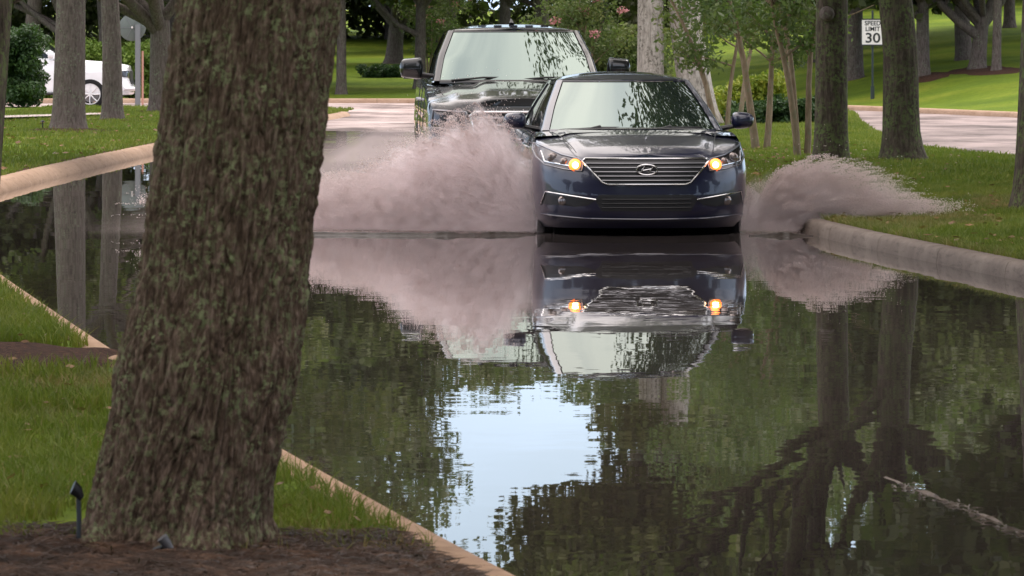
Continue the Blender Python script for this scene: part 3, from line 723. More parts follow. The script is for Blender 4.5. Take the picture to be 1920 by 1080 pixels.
# --- crape myrtles: several slender stems, foliage from about 1.4 m up
def myrtle(px, py, seed, label, ns, Hs=2.6, spread=.5, pink=False, Y=None, xmax=9):
    g_ = gp(px, py, .15)
    if Y: g_ = Vector(((px - HX) * Y / F, Y, .15))
    g = np.random.default_rng(seed); t = thing('crape_myrtle', label, 'tree', (g_.x, g_.y, .1), group='slender multi-stemmed trees'); cl = []; st = MB()
    for i in range(ns):
        a = 2 * PI * i / ns + g.uniform(-.5, .5); b0 = Vector((math.cos(a) * .07, math.sin(a) * .07, 0))
        pts = [b0 - Vector((0, 0, .1))]; d = Vector((math.cos(a) * .1, math.sin(a) * .1, 1)).normalized(); n = 8
        for k in range(n):
            d = (d + Vector((math.cos(a), math.sin(a), 0)) * spread * .07 * k / 4 + Vector(tuple(g.normal(0, .03, 3)))).normalized(); pts.append(pts[-1] + d * Hs / n)
        r0 = g.uniform(.045, .07); st.tube(pts, list(np.linspace(r0, r0 * .35, n + 1)), 8)
        for k in range(5):
            q = pts[g.integers(4, n + 1)]; a2 = g.uniform(0, 2 * PI); dd = Vector((math.cos(a2), math.sin(a2), g.uniform(.2, 1)))
            p2, r2, _ = limb(g, q, dd, g.uniform(.5, 1.1), .018, .006, .35, .1, 4); st.tube(p2, r2, 5)
            cl.append((p2[-1], g.uniform(.28, .5))); cl.append((p2[2], g.uniform(.2, .35)))
        cl.append((pts[-1] + Vector((0, 0, .2)), .5)); cl.append((pts[-1] + Vector((g.normal(0, .4), g.normal(0, .4), .8)), .6)); cl.append((pts[-1] + Vector((g.normal(0, .5), g.normal(0, .5), 1.5)), .6))
    cl = [c for c in cl if c[0].x + c[1] < xmax]
    st.build('trunk', M['bark_smooth'], t, weld=0, ang=70)
    v, f = leaves(cl, 170, .1, flat=.8, seed=seed, aspect=.5); link('crown', np_mesh('crown', v, f), M['leaf_myrtle'], t)
    if pink:
        c2 = [(c[0] + Vector((g.normal(0, .2), g.normal(0, .2), .3)), .16) for c in cl[::5]]
        v, f = leaves(c2, 60, .07, seed=seed + 1); link('blossom', np_mesh('blossom', v, f), M['petal'], t)
    return t
myrtle(1428, 277, 41, 'pair of slender brown stems just right of the sedan mirror', 2, 2.8)
myrtle(1503, 291, 42, 'cluster of slender stems with leafy top beside the knobbed trunk', 3, 3.0, .4, xmax=.75)
myrtle(1352, 250, 43, 'slender stems right behind the sedan windscreen corner', 2, 2.6)
myrtle(1378, 238, 44, 'farthest slender stems in front of the yellow shrub', 1, 2.5)
# --- shrubs and hedges
def shrub(name, label, cat, c, d, m, seed, n=60, per=120, ls=.12, group=None, rr=.35):
    g = np.random.default_rng(seed); cl = []
    for i in range(n):
        p = Vector((g.uniform(-.5, .5) * d[0], g.uniform(-.5, .5) * d[1], g.uniform(.1, .92) * d[2] * (1 - .15 * g.random()))); cl.append((p, rr * g.uniform(.6, 1.2)))
    v, f = leaves(cl, per, ls, seed=seed); v[:, 2] = np.maximum(v[:, 2], .0)
    o = link(name, np_mesh(name, v, f), m); o.location = c; return tag(o, label, cat, group)
def PX(px, Y): return (px - HX) * Y / F
shrub('hedge', 'low clipped dark green hedge under the yellow shrub', 'hedge', (PX(1452, 92), 92, .12), (1.55, 1.6, .5), M['leaf_hedge'], 51, 80, 200, .09, rr=.2)
shrub('shrub', 'yellow and lime leaved shrub behind the slender stems', 'shrub', (PX(1412, 94.5), 94.5, .12), (1.1, 1.2, .98), M['leaf_yellow'], 52, 60, 130, .11, rr=.26)
shrub('shrub', 'smaller lime shrub at the sedan roof corner', 'shrub', (PX(1345, 97), 97, .12), (1.3, 1.2, .65), M['leaf_yellow'], 53, 40, 110, .11, rr=.25)
shrub('hedge', 'tall dark leafy hedge at the far left covering the rear of the white pickup', 'hedge', (PX(36, 117), 117, .12), (.95, 1.8, 2.1), M['leaf_hedge'], 54, 110, 230, .1, rr=.3)
shrub('hedge', 'long light green hedge behind the white pickup', 'hedge', (PX(175, 140), 140, .0), (4.6, 1.6, 1.85), M['leaf_lime'], 55, 200, 160, .12, rr=.35)
shrub('shrub', 'low rounded green bush on the lawn left of the black pickup', 'shrub', (PX(712, 158), 158, float(hill_z(-4.3, 158)) - .05), (1.25, 1.0, .42), M['leaf_hedge'], 56, 40, 200, .09, rr=.22)
shrub('shrub', 'bushy green shrub row between the black pickup and the pale trunk', 'shrub', (PX(1160, 120), 120, .1), (2.2, 2.2, 2.2), M['leaf_myrtle'], 57, 110, 160, .12, rr=.4)

# --- trees on the far lawn
def far_tree(px, Y, rb, seed, label, bend, Hf, leafm='leaf_far', L=5.5, **kw):
    X = PX(px, Y); z = float(hill_z(X, Y)) if Y > YF(X) else .12
    t_, r_q = flared(rb, Hf, bend, 1.4)
    return make_tree('oak_tree', label, 'tree', (X, Y, z - .05), seed, t_, r_q, M['bark_grey'], M[leafm], per=260, ls=.3, limbs=kw.pop('limbs', 6), L=L, sub=5, clump=1.4, elev=(.25, 1.0), **kw)
FT = []
FT.append(far_tree(640, 146, .16, 61, 'thin straight trunk on the lawn beside the foreground trunk', [(0, 0), (4, 0)], 3.2, more=overhang(7, 26, (PX(640, 146), 146, .3), (-7, -2.5), (143, 149), (8.5, 14), (.8, 1.5))))
FT.append(far_tree(738, 172, .32, 62, 'dark forked trunk above the low rounded bush', [(0, 0), (1.4, .1), (2.0, .1)], 1.6))
FT.append(far_tree(787, 150, .19, 63, 'grey trunk right beside the roof of the black pickup with a limb reaching left', [(0, 0), (4, .05)], 2.6, L=2.8,
                   extra=[((0, 0, 1.7), (-1, 0, .45), 4.5, .09)]))
FT.append(far_tree(840, 165, .25, 64, 'trunk just above the left end of the black pickup roof', [(0, 0), (4, .1)], 2.6, L=2.6))
FT.append(far_tree(1020, 170, .3, 65, 'broad trunk above the middle of the black pickup roof', [(0, 0), (4, -.2)], 2.8, L=2.6))
FT.append(far_tree(1603, 136, .24, 66, 'dim trunk beside the speed limit sign', [(0, 0), (4, .05)], 2.6, limbs=4))
FT.append(far_tree(1730, 131, .2, 67, 'upright grey trunk on the bright lawn right of the mossy trunk', [(0, 0), (4, .02)], 2.2,
                   extra=[((0, 0, 1.6), (-.8, 0, .8), 3, .1)]))
FT.append(far_tree(1832, 131, .23, 68, 'trunk with heavy limbs forking low on the bright lawn', [(0, 0), (1.2, .12), (2.2, .35)], 1.5,
                   extra=[((.06, 0, .95), (-1, 0, .85), 3.8, .15), ((.08, 0, 1.2), (.3, .1, 1), 3, .15)]))
FT.append(far_tree(1868, 129, .13, 69, 'slender grey trunk nearly touching the low forking one', [(0, 0), (4, .1)], 2.6, limbs=4))
FT.append(far_tree(1893, 160, .2, 70, 'farthest trunk at the right end of the bright lawn', [(0, 0), (4, 0)], 2.4))
for px, Y in ((1730, 131), (1832, 131), (1868, 129)): soil_patch(PX(px, Y), Y, .9, 2.2, hill_z)
# wood behind the lawns: each tree its own thing
wood = []
g = np.random.default_rng(99)
protos = []
for k in range(4):
    t_, r_q = flared(.3, 2.6, [(0, 0), (2.6, .3 * (k - 1.5))], 1.3)
    protos.append((t_, r_q, k))
first = {}
WG = 'dark trees of the wood behind the lawns'
wood_spots = []
for i in range(34):
    X = -30 + 62 * (i + .5) / 34 + g.uniform(-.7, .7); Y = 196 + g.uniform(-12, 26); wood_spots.append((X, Y))
for i, (X, Y) in enumerate(wood_spots):
    k = int(g.integers(0, 4)); z = float(min(hill_z(X, Y), 4.2)) - .1; sc = g.uniform(.95, 1.25)
    if abs(X) < 13.5: sc = .8
    if abs(X) < 9.5: sc = .74 + .06 * g.random()
    if -6.6 < X < 6.4: sc = .62 + .22 * g.random()
    lab = 'dark leafy tree in the wood behind the lawns'
    if k not in first:
        first[k] = make_tree('wood_tree', lab, 'tree', (X, Y, z), 80 + k, protos[k][0], protos[k][1], M['bark_grey'], M['leaf_far'], per=300, ls=.42, limbs=7, L=7, sub=6, clump=2.0, elev=(.0, 1.2), group=WG)
        first[k].scale = (sc, sc, sc); continue
    copy_tree(first[k], (X, Y, z), g.uniform(0, 2 * PI), sc, lab, WG)
# undergrowth that closes the view below the wood's crowns
cl = []
for i in range(620):
    X = g.uniform(-34, 36); Y = 214 + g.uniform(-8, 12); cl.append(((X, Y, float(min(hill_z(X, Y), 4.2)) + g.uniform(0, 5.6)), g.uniform(.9, 1.7)))
v, f = leaves(cl, 150, .42, seed=77)
tag(link('undergrowth', np_mesh('undergrowth', v, f), M['leaf_far']), 'dark undergrowth closing the view under the wood', 'undergrowth', kind='stuff')
# roadside trees farther along whose crowns show in the flood water
for i, (X, Y, s_) in enumerate([(-9.5, 152, 1.0), (-9.5, 170, 1.0), (9.2, 140, .95), (9.5, 150, 1.0), (13, 138, 1), (9, 160, .9), (-13.5, 146, 1), (17, 150, 1.1)]):
    copy_tree(first[i % 4], (X, Y, float(hill_z(X, Y)) - .1), i * 1.3, s_ * .85, 'leafy tree standing on the lawn in front of the wood', 'trees along the front of the wood')

# pink blossoming myrtles near the truck roof
myrtle(1090, 0, 45, 'pink blossoming small tree above the right end of the black pickup roof', 4, 2.3, .6, True, Y=116)
myrtle(806, 0, 46, 'small pink blossoming tree far behind the black pickup', 3, 2.6, .6, True, Y=160)
for i in range(26):  # ring of unseen trees added so the car fronts mirror dark foliage
    a = R(-115 + 230 * (i + .5) / 26); rad_ = 50 + 8 * math.sin(i * 2.3)
    copy_tree(first[i % 4], (rad_ * math.sin(a) * 1.0, -rad_ * math.cos(a), .1), i * 1.1, .95, 'unseen oak added behind the viewpoint to darken reflections', 'unseen trees added around the viewpoint')
# unseen trees added along the street for windscreen and bonnet reflections and foreground shade
for i, (X, Y, s_) in enumerate([(-7.8, 62, .85), (6.6, 47.5, .82), (6.6, 57, .8), (7.2, 36, .85), (-6.5, 8, .95), (-7.2, 21, .9), (6.8, 17, .9), (5.6, 4, .9), (9.5, 30, .8), (-9, 24, .8), (8.5, 8, .8), (-8, 2, .85), (6.5, -14, .9), (-7, -16, .9), (0, -34, 1.1), (11, 52, .8)]):
    copy_tree(first[i % 4], (X, Y, .1), i * 2.1, s_ * .72, 'unseen roadside oak added for reflections and foreground shade', 'unseen trees added around the viewpoint')

# ------------------------------------------------------------------ cars
class Shape:
    def __init__(s, **k): s.__dict__.update(k)
    def wallpt(s, phi, z):       # front corner
        e = 2 / s.n; W = s.W(z)
        return W * np.sin(phi) ** e, s.y0(z) + s.Lf * (1 - np.clip(np.cos(phi), 0, 1) ** e)
    def front(s, x, z):          # y of the front skin at lateral x, height z
        W = s.W(z); q = np.clip(np.abs(x) / W, 0, .9999); return s.y0(z) + s.Lf * (1 - (1 - q ** s.n) ** (1 / s.n))
    def ring(s):
        u = []
        for ph in np.linspace(0, 1, 34): u.append(('f', (ph ** 1.25) * PI / 2))
        for y in np.linspace(s.Lf + .16, s.L - s.Lr - .06, 62): u.append(('m', y))
        for ph in np.linspace(1, 0, 22): u.append(('r', (ph ** 1.1) * PI / 2))
        return u
    def xy(s, u, z):
        k, a = u; e = 2 / s.n; W = float(s.W(z))
        if k == 'f': return W * math.sin(a) ** e, float(s.y0(z)) + s.Lf * (1 - max(math.cos(a), 0) ** e)
        if k == 'm':
            t = min(max((a - s.Lf) / .5, 0), 1); return W, a
        e = 2 / s.nr; return W * math.sin(a) ** e, s.L - float(s.yr0(z)) - s.Lr * (1 - max(math.cos(a), 0) ** e)
    def body(s, nv=26, nt_=22):
        rows = []
        for u in s.ring():
            _, yn = s.xy(u, .6 * s.zref); zs = float(s.zs(yn)); col = []
            x0, y0 = s.xy(u, s.zb); col.append((0, y0, s.zb + .04)); col.append((x0 * .8, y0, s.zb + .02))
            for v in np.linspace(0, 1, nv):
                z = s.zb + (zs - s.zb) * v; x, y = s.xy(u, z)
                if v > .93: x *= 1 - .012 * ((v - .93) / .07) ** 2
                x *= 1 + s.side(y, z)
                col.append((x, y, z))
            xs, ysd, _z = col[-1]; zc = float(s.zc(ysd))
            for k in np.linspace(1, 0, nt_)[1:]:
                z = zs + (zc - zs) * (1 - k ** s.crown) if zc > zs else zs + (zc - zs) * (1 - k ** 2)
                x = xs * k; z += float(s.hood(x, ysd)) * min(1, (1 - k) * 6) 
                col.append((x, ysd, z))
            rows.append(col)
        return np.array(rows)
    def top(s, x, y):
        zs = float(s.zs(y)); W = float(s.W(zs)); k = min(abs(x) / W, 1); zc = float(s.zc(y))
        return zs + (zc - zs) * (1 - k ** s.crown) + float(s.hood(x, y)) * min(1, (1 - k) * 6)
    # greenhouse
    def gh(s, u, v):             # u: 0 centre front .. 1 front corner .. 2 rear corner .. 3 centre rear ; v: 0 belt .. 1 roof edge
        z = s.gz0 + (s.gz1 - s.gz0) * v; w_ = float(s.gw(v)); yf = float(s.gyf(v)); yr = float(s.gyr(v)); bf, br = s.gbf, s.gbr
        if u <= 1: return (w_ * u, yf + bf * u ** 2.4, z)
        if u <= 2:
            t = u - 1; y = (yf + bf) * (1 - t) + (yr - br) * t; return (w_ + .012 * math.sin(PI * t), y, z)
        t = 3 - u; return (w_ * t, yr - br * t ** 2.4, z)
    def patch(s, u0, u1, v0, v1, nu, nv, off=0, sgn=1):
        P = []
        for a in np.linspace(u0, u1, nu):
            r_ = []
            for b in np.linspace(v0, v1, nv):
                q = s.gh(a, b); qx, qy, qz = q
                nx = 0 if a < 1 else (1 if a < 2 else 0); 
                if off:
                    if a <= 1: qy -= off * .5; qz += off * .85
                    elif a <= 2: qx += off * .95; qz += off * .3
                    else: qy += off * .5; qz += off * .85
                r_.append((qx * sgn, qy, qz))
            P.append(r_)
        return P
def cut_arches(o, cyl, weldwell):
    """cut the wheel arches out of the finished shell and keep the result as plain mesh"""
    cut = MB()
    for (y, z, r_, x0) in cyl:
        for sg in (-1, 1):
            a = []
            for h in (x0, 1.4): a.append([(sg * h, y + r_ * math.cos(t), z + r_ * math.sin(t)) for t in np.linspace(0, 2 * PI, 48, endpoint=False)])
            b0 = cut.n; cut.grid(a, True); cut.f.append(tuple(b0 + k for k in range(48))); cut.f.append(tuple(b0 + 48 + k for k in range(48))[::-1])
    c = cut.build('cutter', weldwell, None)
    m = o.modifiers.new('b', 'BOOLEAN'); m.object = c; m.operation = 'DIFFERENCE'; m.solver = 'EXACT'; m.material_mode = 'TRANSFER'
    dg = bpy.context.evaluated_depsgraph_get(); me = bpy.data.meshes.new_from_object(o.evaluated_get(dg)); o.modifiers.clear(); o.data = me
    bpy.data.objects.remove(c)
def wheel(parent, x, y, z, r, rr, wdt, rimm, spokes=10):
    w_ = thing('wheel', None, None, (x, y, z)); del_keys = [k for k in w_.keys()]
    w_.parent = parent; sg = 1 if x > 0 else -1
    t = MB(); h = wdt / 2; t.lathe([(rr, -h * .8), (rr + .02, -h), (r - .03, -h), (r - .006, -h * .8), (r, -h * .4), (r, h * .4), (r - .006, h * .8), (r - .03, h), (rr + .02, h), (rr, h * .8), (rr, -h * .8)], (0, 0, 0), 'x', 48)
    t.build('tyre', M['rubber'], w_, ang=50)
    m = MB(); m.lathe([(rr + .004, h * .86 * sg), (rr - .012, h * .86 * sg), (rr - .02, h * .6 * sg), (rr - .02, -h * .7 * sg)], (0, 0, 0), 'x', 40)
    for k in range(spokes):
        a = 2 * PI * k / spokes
        m.tube([(h * .72 * sg, .05 * math.cos(a), .05 * math.sin(a)), (h * .8 * sg, rr * .5 * math.cos(a + .06), rr * .5 * math.sin(a + .06)), (h * .78 * sg, (rr - .01) * math.cos(a), (rr - .01) * math.sin(a))], [.026, .018, .022], 6, sq=(1, .7))
    m.lathe([(0, h * .82 * sg), (.03, h * .82 * sg), (.06, h * .74 * sg), (.065, h * .5 * sg)], (0, 0, 0), 'x', 20)
    m.build('rim', rimm, w_, weld=0)
    d = MB(); d.lathe([(0, h * .2 * sg), (rr * .8, h * .2 * sg), (rr * .8, 0)], (0, 0, 0), 'x', 30); d.build('brake_disc', M['chrome_dim'], w_)
    return w_
def front_patch(s, poly, off, nz=14, nx=24, skirt=.03):
    """a panel whose outline is poly (x,z) laid on the car's front skin, 'off' metres proud of it"""
    P = np.array(poly, float); z0, z1 = P[:, 1].min() + 1e-4, P[:, 1].max() - 1e-4; rows = []
    for z in np.linspace(z0, z1, nz):
        xs = []
        for i in range(len(P)):
            a, b = P[i], P[(i + 1) % len(P)]
            if (a[1] - z) * (b[1] - z) <= 0 and a[1] != b[1]: xs.append(a[0] + (b[0] - a[0]) * (z - a[1]) / (b[1] - a[1]))
        xa, xb = min(xs), max(xs)
        rows.append([(x, s.front(x, z) - off, z) for x in np.linspace(xa, xb, nx)])
    A = np.array(rows); mb = MB(); mb.grid(A)
    if skirt:
        bd = [A[0, j] for j in range(nx)] + [A[i, -1] for i in range(1, nz)] + [A[-1, j] for j in range(nx - 2, -1, -1)] + [A[i, 0] for i in range(nz - 2, 0, -1)]
        bd = np.array(bd); b2 = bd + np.array([0, skirt, 0]); mb.grid([list(map(tuple, bd)), list(map(tuple, b2))], True)
    return mb
def front_line(s, pts, off, rad, mb=None, sq=(1, 1), n=8, closed=False, dens=.03):
    mb = mb or MB(); out = []
    P = list(pts) + ([pts[0]] if closed else [])
    for a, b in zip(P, P[1:]):
        k = max(2, int(math.hypot(b[0] - a[0], b[1] - a[1]) / dens))
        for t in np.linspace(0, 1, k, endpoint=False): out.append((a[0] + (b[0] - a[0]) * t, a[1] + (b[1] - a[1]) * t))
    out.append(P[-1])
    mb.tube([(x, float(s.front(x, z)) - off, z) for x, z in out], rad, n, sq=sq); return mb
def px_local(s, px, py, org, yaw):
    """where a photo pixel meets the front skin, in the car's own x and z"""
    y = .2; x = z = 0
    for _ in range(14):
        Yw = org[1] + y; 
        for _k in range(3):
            Xw = (px - HX) * Yw / F - org[0]; x = Xw * math.cos(yaw) + (Yw - org[1]) * math.sin(yaw); Yw = org[1] + x * math.sin(yaw) + y * math.cos(yaw)
        z = CH - (py - HY) * Yw / F - org[2]; y = float(s.front(x, z))
    return x, z
def mirror_obj(parent, sg, base, size, pm, sqr=3.0):
    """door mirror: stalk, shell and glass; base = foot on the door"""
    x, y, z = base; sx, sy, sz = size; rows = []
    cx = x + sg * (.06 + sx / 2)
    for v in np.linspace(-1, 1, 13):
        k = max(0, 1 - abs(v) ** sqr) ** (1 / sqr); k = max(k, .3)
        ring = []
        for t in np.linspace(0, 2 * PI, 20, endpoint=False):
            c, s_ = math.cos(t), math.sin(t); yy = -abs(c) ** .8 * sy if c > 0 else abs(c) ** .5 * sy * .25
            ring.append((cx + v * sx / 2, y + yy * k, z + .1 * sz + np.sign(s_) * abs(s_) ** (2 / sqr) * sz / 2 * k * (1 - .12 * v * sg)))
        rows.append(ring)
    mb = MB(); b0 = 0; mb.grid(rows, True); mb.f.append(tuple(range(20))); mb.f.append(tuple(12 * 20 + k for k in range(20))[::-1])
    m = mb.build('side_mirror', pm, parent, ang=60)
    st = MB(); st.tube([(x - sg * .05, y + .0, z - .06), (cx - sg * sx * .2, y - .01, z - .03)], [.035, .028], 10, sq=(1, .7)); st.build('mirror_stalk', M['black'], m)
    gl = MB(); gl.box((cx, y + sy * .25 + .001, z + .1 * sz), (sx * .8, .004, sz * .7)); gl.build('mirror_glass', M['chrome'], m)
    return m
def finish_body(s, root, pm, arches, name='body'):
    A = s.body(); mb = MB(); mb.grid(A); B = A.copy(); B[..., 0] *= -1; mb.grid(B)
    rear = [tuple(p) for p in A[-1]]
    o = mb.build(name, [pm, M['black']], root, weld=1e-4, ang=48)
    cut_arches(o, arches, [M['black'], M['black']])
    return o
def greenhouse(s, root, pm, wmat):
    # dark cabin shell behind the glass gives the cabin its body; pillars and roof are paint
    wm = MB()
    for sg in (1, -1): wm.grid(s.patch(0, .93, .03, .985, 20, 14, .0, sg))
    wm.build('windshield', wmat, root)
    rm_ = MB()
    for sg in (1, -1): rm_.grid(s.patch(2.08, 3, .05, .97, 16, 12, .0, sg))
    rm_.build('rear_window', M['side_glass'], root)
    for sg in (1, -1):
        for (a, b) in s.doors: MB().grid(s.patch(a, b, .05, .93, 14, 8, .0, sg)).build('side_window', M['side_glass'], root)
    fr = MB(); cuts = [0, .93] + [q for ab in s.doors for q in ab] + [2.08, 3]
    for sg in (1, -1):
        for i in range(1, len(cuts) - 1, 2): fr.grid(s.patch(cuts[i], cuts[i + 1], 0, 1, 12, 12, .012, sg))
        fr.grid(s.patch(0, .93, .985, 1.0, 20, 3, .006, sg)); fr.grid(s.patch(0, .93, -.05, .03, 20, 3, .006, sg))
        for (a, b) in s.doors: fr.grid(s.patch(a, b, .93, 1.0, 12, 3, .01, sg)); fr.grid(s.patch(a, b, -.05, .05, 12, 3, .01, sg))
        fr.grid(s.patch(2.08, 3, .97, 1.0, 12, 3, .006, sg)); fr.grid(s.patch(2.08, 3, -.05, .05, 12, 3, .006, sg))
    fr.build('pillar_frame', pm, root, weld=1e-4, ang=50)
    # roof skin from the same rim
    rf = MB(); rim = [s.gh(u, 1) for u in np.concatenate([np.linspace(0, 1, 22), np.linspace(1.02, 2, 26), np.linspace(2.04, 3, 16)])]
    for sg in (1, -1):
        rows = []
        for (x, y, z) in rim:
            r_ = []
            for k in np.linspace(1, 0, 14):
                zc = float(s.roof(y)); r_.append((sg * x * k, y, z + .012 + (zc - z - .012) * (1 - k ** 2.6)))
            rows.append(r_)
        rf.grid(rows)
    return rf.build('roof', pm, root, weld=1e-4, ang=50)

# ---------------- blue sedan
SY = R(3.8); SO = (1.145, 40.72, -.085)
sed = Shape(n=2.5, nr=2.6, L=4.85, Lf=.78, Lr=.6, zb=.15, zref=1.0, crown=2.4, gz0=.955, gz1=1.39, gbf=.2, gbr=.12,
            y0=Tab([(.15, .13), (.22, .05), (.3, .015), (.42, 0), (.55, .01), (.66, .035), (.74, .085), (.8, .16), (.88, .24), (1.1, .3)], .03),
            yr0=Tab([(.15, .12), (.3, .03), (.6, 0), (.9, .03), (1.1, .12)], .03),
            W=Tab([(.15, .85), (.22, .895), (.3, .905), (.45, .925), (.62, .932), (.75, .92), (.87, .895), (.97, .865), (1.1, .83)], .03),
            zs=Tab([(0, .735), (.1, .752), (.25, .79), (.45, .85), (.8, .905), (1.25, .95), (2.5, .965), (3.8, 1.0), (4.5, 1.03), (4.85, .98)], .02),
            zc=Tab([(0, .74), (.1, .77), (.3, .835), (.7, .915), (1.15, .965), (1.35, .975), (1.5, .9), (3.7, .95), (4.0, 1.05), (4.4, 1.08), (4.7, 1.07), (4.85, 1.02)], .012),
            gw=Tab([(0, .79), (.5, .7), (1, .585)], .1), gyf=Tab([(0, 1.18), (1, 2.1)], .02), gyr=Tab([(0, 4.2), (1, 3.35)], .02),
            roof=Tab([(1.9, 1.385), (2.12, 1.405), (2.4, 1.45), (2.8, 1.474), (3.2, 1.462), (3.6, 1.41)], .05), doors=[(1.1, 1.47), (1.52, 1.9)])
def sed_hood(x, y):
    if y > 1.3: return 0.
    r_ = .5 + .16 * min(y / 1.2, 1); a = 1 / (1 + math.exp((abs(x) - r_) / .018)); return .016 * a - .008 * math.exp(-((abs(x) - r_ - .03) / .02) ** 2)
sed.hood = sed_hood
sed.side = lambda y, z: -.012 * math.exp(-((z - .72) / .05) ** 2) * (1 if .9 < y < 4.2 else 0) + (.008 if abs(z - .83) < .02 and .9 < y < 4.4 else 0)
car = thing('sedan', 'dark blue sedan with both front lamps lit ploughing through the flood water', 'car', SO, SY)
body = finish_body(sed, car, M['navy'], [(.94, .33, .365, .55), (3.75, .33, .365, .55)])
roof = greenhouse(sed, car, M['navy'], M['glass'])
for x in (-.775, .775):
    for y in (.94, 3.75): wheel(car, x, y, .33, .33, .23, .21, M['alloy'])
def q_(pts): return [px_local(sed, a, b, SO, SY) for a, b in pts]
# bonnet shut lines
for sg in (-1, 1):
    pts = []
    for y in np.linspace(.2, 1.2, 18):
        x = sg * (.56 + .16 * min(y / 1.2, 1)); pts.append((x, y, sed.top(x, y) + .0005))
    MB().tube(pts, .0035, 5).build('bonnet_seam', M['black'], car)
# lower grille trim / intake
gp_ = q_([(1102, 299), (1331, 299), (1337, 304), (1301, 344), (1290, 348), (1152, 348), (1142, 344), (1097, 304)])
gx_ = .5 * (gp_[0][0] + gp_[1][0])
GW = [(-.515, .745), (.515, .745), (.54, .722), (.375, .545), (.33, .528), (-.33, .528), (-.375, .545), (-.54, .722)]
grille = front_patch(sed, GW, .006, 16, 30).build('grille', M['black'], car)
cr = front_line(sed, GW, .016, .0085, closed=True); cr.build('chrome_surround', M['chrome'], grille)
for i in range(5):
    z = .706 - i * .036; hw = np.interp(z, [.528, .545, .722, .745], [.33, .375, .535, .515]) - .012
    front_line(sed, [(-hw, z), (hw, z)], .02, .0075, sq=(1, .6)).build('grille_bar', M['chrome_dim'], grille)
# winged oval badge: ring with a slanted H inside
bz = .652; by = float(sed.front(0, bz)) - .034
eb = MB(); eb.tube([(.088 * math.cos(t), by, bz + .043 * math.sin(t)) for t in np.linspace(0, 2 * PI, 41)], .0075, 8, False)
for sg in (-1, 1):
    eb.tube([(sg * .036 - .02, by, bz - .028), (sg * .036 - .004, by, bz), (sg * .036 + .02, by, bz + .028)], [.006, .0085, .006], 8)
eb.tube([(-.036, by, bz - .006), (-.012, by, bz - .002), (.012, by, bz + .002), (.036, by, bz + .006)], .007, 8)
eb.build('emblem', M['chrome'], grille, weld=0)
bk = MB(); bk.lathe([(0, .0), (.07, .0), (.085, .012)], (0, 0, 0), 'y', 28); bk_o = bk.build('emblem_plate', M['black'], grille); bk_o.location = (0, by + .006, bz); bk_o.scale = (1, 1, .48)
# headlights
HL = q_([(1013, 271), (1040, 281), (1066, 294), (1091, 301), (1097, 311), (1094, 324), (1062, 321), (1031, 314), (1017, 298), (1011, 283)])
HLm = [(abs(a), b) for a, b in HL]
HLm = [(min(a, .905), b) for a, b in HLm]
print('HL', [(round(a, 3), round(b, 3)) for a, b in HLm]); print('HR', [(round(a, 3), round(b, 3)) for a, b in q_([(1399, 283), (1374, 291), (1345, 297), (1338, 320), (1380, 312), (1401, 303)])])
print('fog', q_([(1022, 387), (1033, 363), (1127, 377)]), q_([(1315, 376), (1392, 361), (1405, 387)]), 'gr', gp_)
HLm = [(.9, .865), (.82, .83), (.7, .775), (.57, .745), (.53, .72), (.545, .64), (.69, .655), (.84, .69), (.9, .75), (.912, .81)]
for sg in (-1, 1):
    P = [(sg * a, b) for a, b in HLm]
    h = front_patch(sed, P, .007, 14, 20).build('headlight', M['lamp_dark'], car)
    front_line(sed, P, .012, .0065, closed=True).build('headlight_rim', M['chrome_dim'], h)
    front_line(sed, [(sg * .86, .80), (sg * .84, .715), (sg * .6, .672)], .012, .008).build('light_strip', M['chrome'], h)
    for (cx2, cz2, rr2) in ((.775, .745, .042), (.685, .712, .035)):
        yy = float(sed.front(cx2, cz2)); p_ = MB(); p_.lathe([(0, -.012), (rr2 * .6, -.009), (rr2, 0), (rr2 * 1.1, .01)], (sg * cx2, yy - .012, cz2), 'y', 24); p_.build('projector_lens', M['lens'], h)
    yy = float(sed.front(.595, .69)); p_ = MB(); p_.lathe([(0, -.03), (.026, -.026), (.046, -.012), (.054, .004)], (sg * .6, yy - .02, .69), 'y', 24); p_.build('turn_lamp', M['amber'], h)
    p_ = MB(); p_.lathe([(0, -.012), (.02, -.01), (.028, 0)], (sg * .6, yy - .044, .69), 'y', 18); p_.build('bulb', M['amber_core'], h)
    # fog lamp recess with bright trim
    FP = [(.86, .345), (.835, .455), (.43, .395), (.5, .345), (.6, .335)]
    fo = front_patch(sed, [(sg * a, b) for a, b in FP], .004, 10, 16).build('fog_lamp_recess', M['black'], car)
    front_line(sed, [(sg * .872, .345), (sg * .84, .458), (sg * .43, .397)], .012, .0075).build('chrome_trim', M['chrome'], fo)
    yy = float(sed.front(.7, .38)); p_ = MB(); p_.lathe([(0, -.01), (.03, -.008), (.042, .004)], (sg * .7, yy - .012, .385), 'y', 20); p_.build('fog_lamp', M['lens'], fo)
inta = front_patch(sed, [(-.4, .44), (.4, .44), (.44, .4), (.38, .3), (-.38, .3), (-.44, .4)], .005, 8, 24).build('lower_intake', M['black'], car)
for z in (.33, .365, .4): front_line(sed, [(-.38, z), (.38, z)], .01, .006).build('slat', M['black'], inta)
front_line(sed, [(-.86, .262), (-.5, .235), (0, .23), (.5, .235), (.86, .262)], .018, .016, sq=(1, .6)).build('bumper_lip', M['navy'], car)
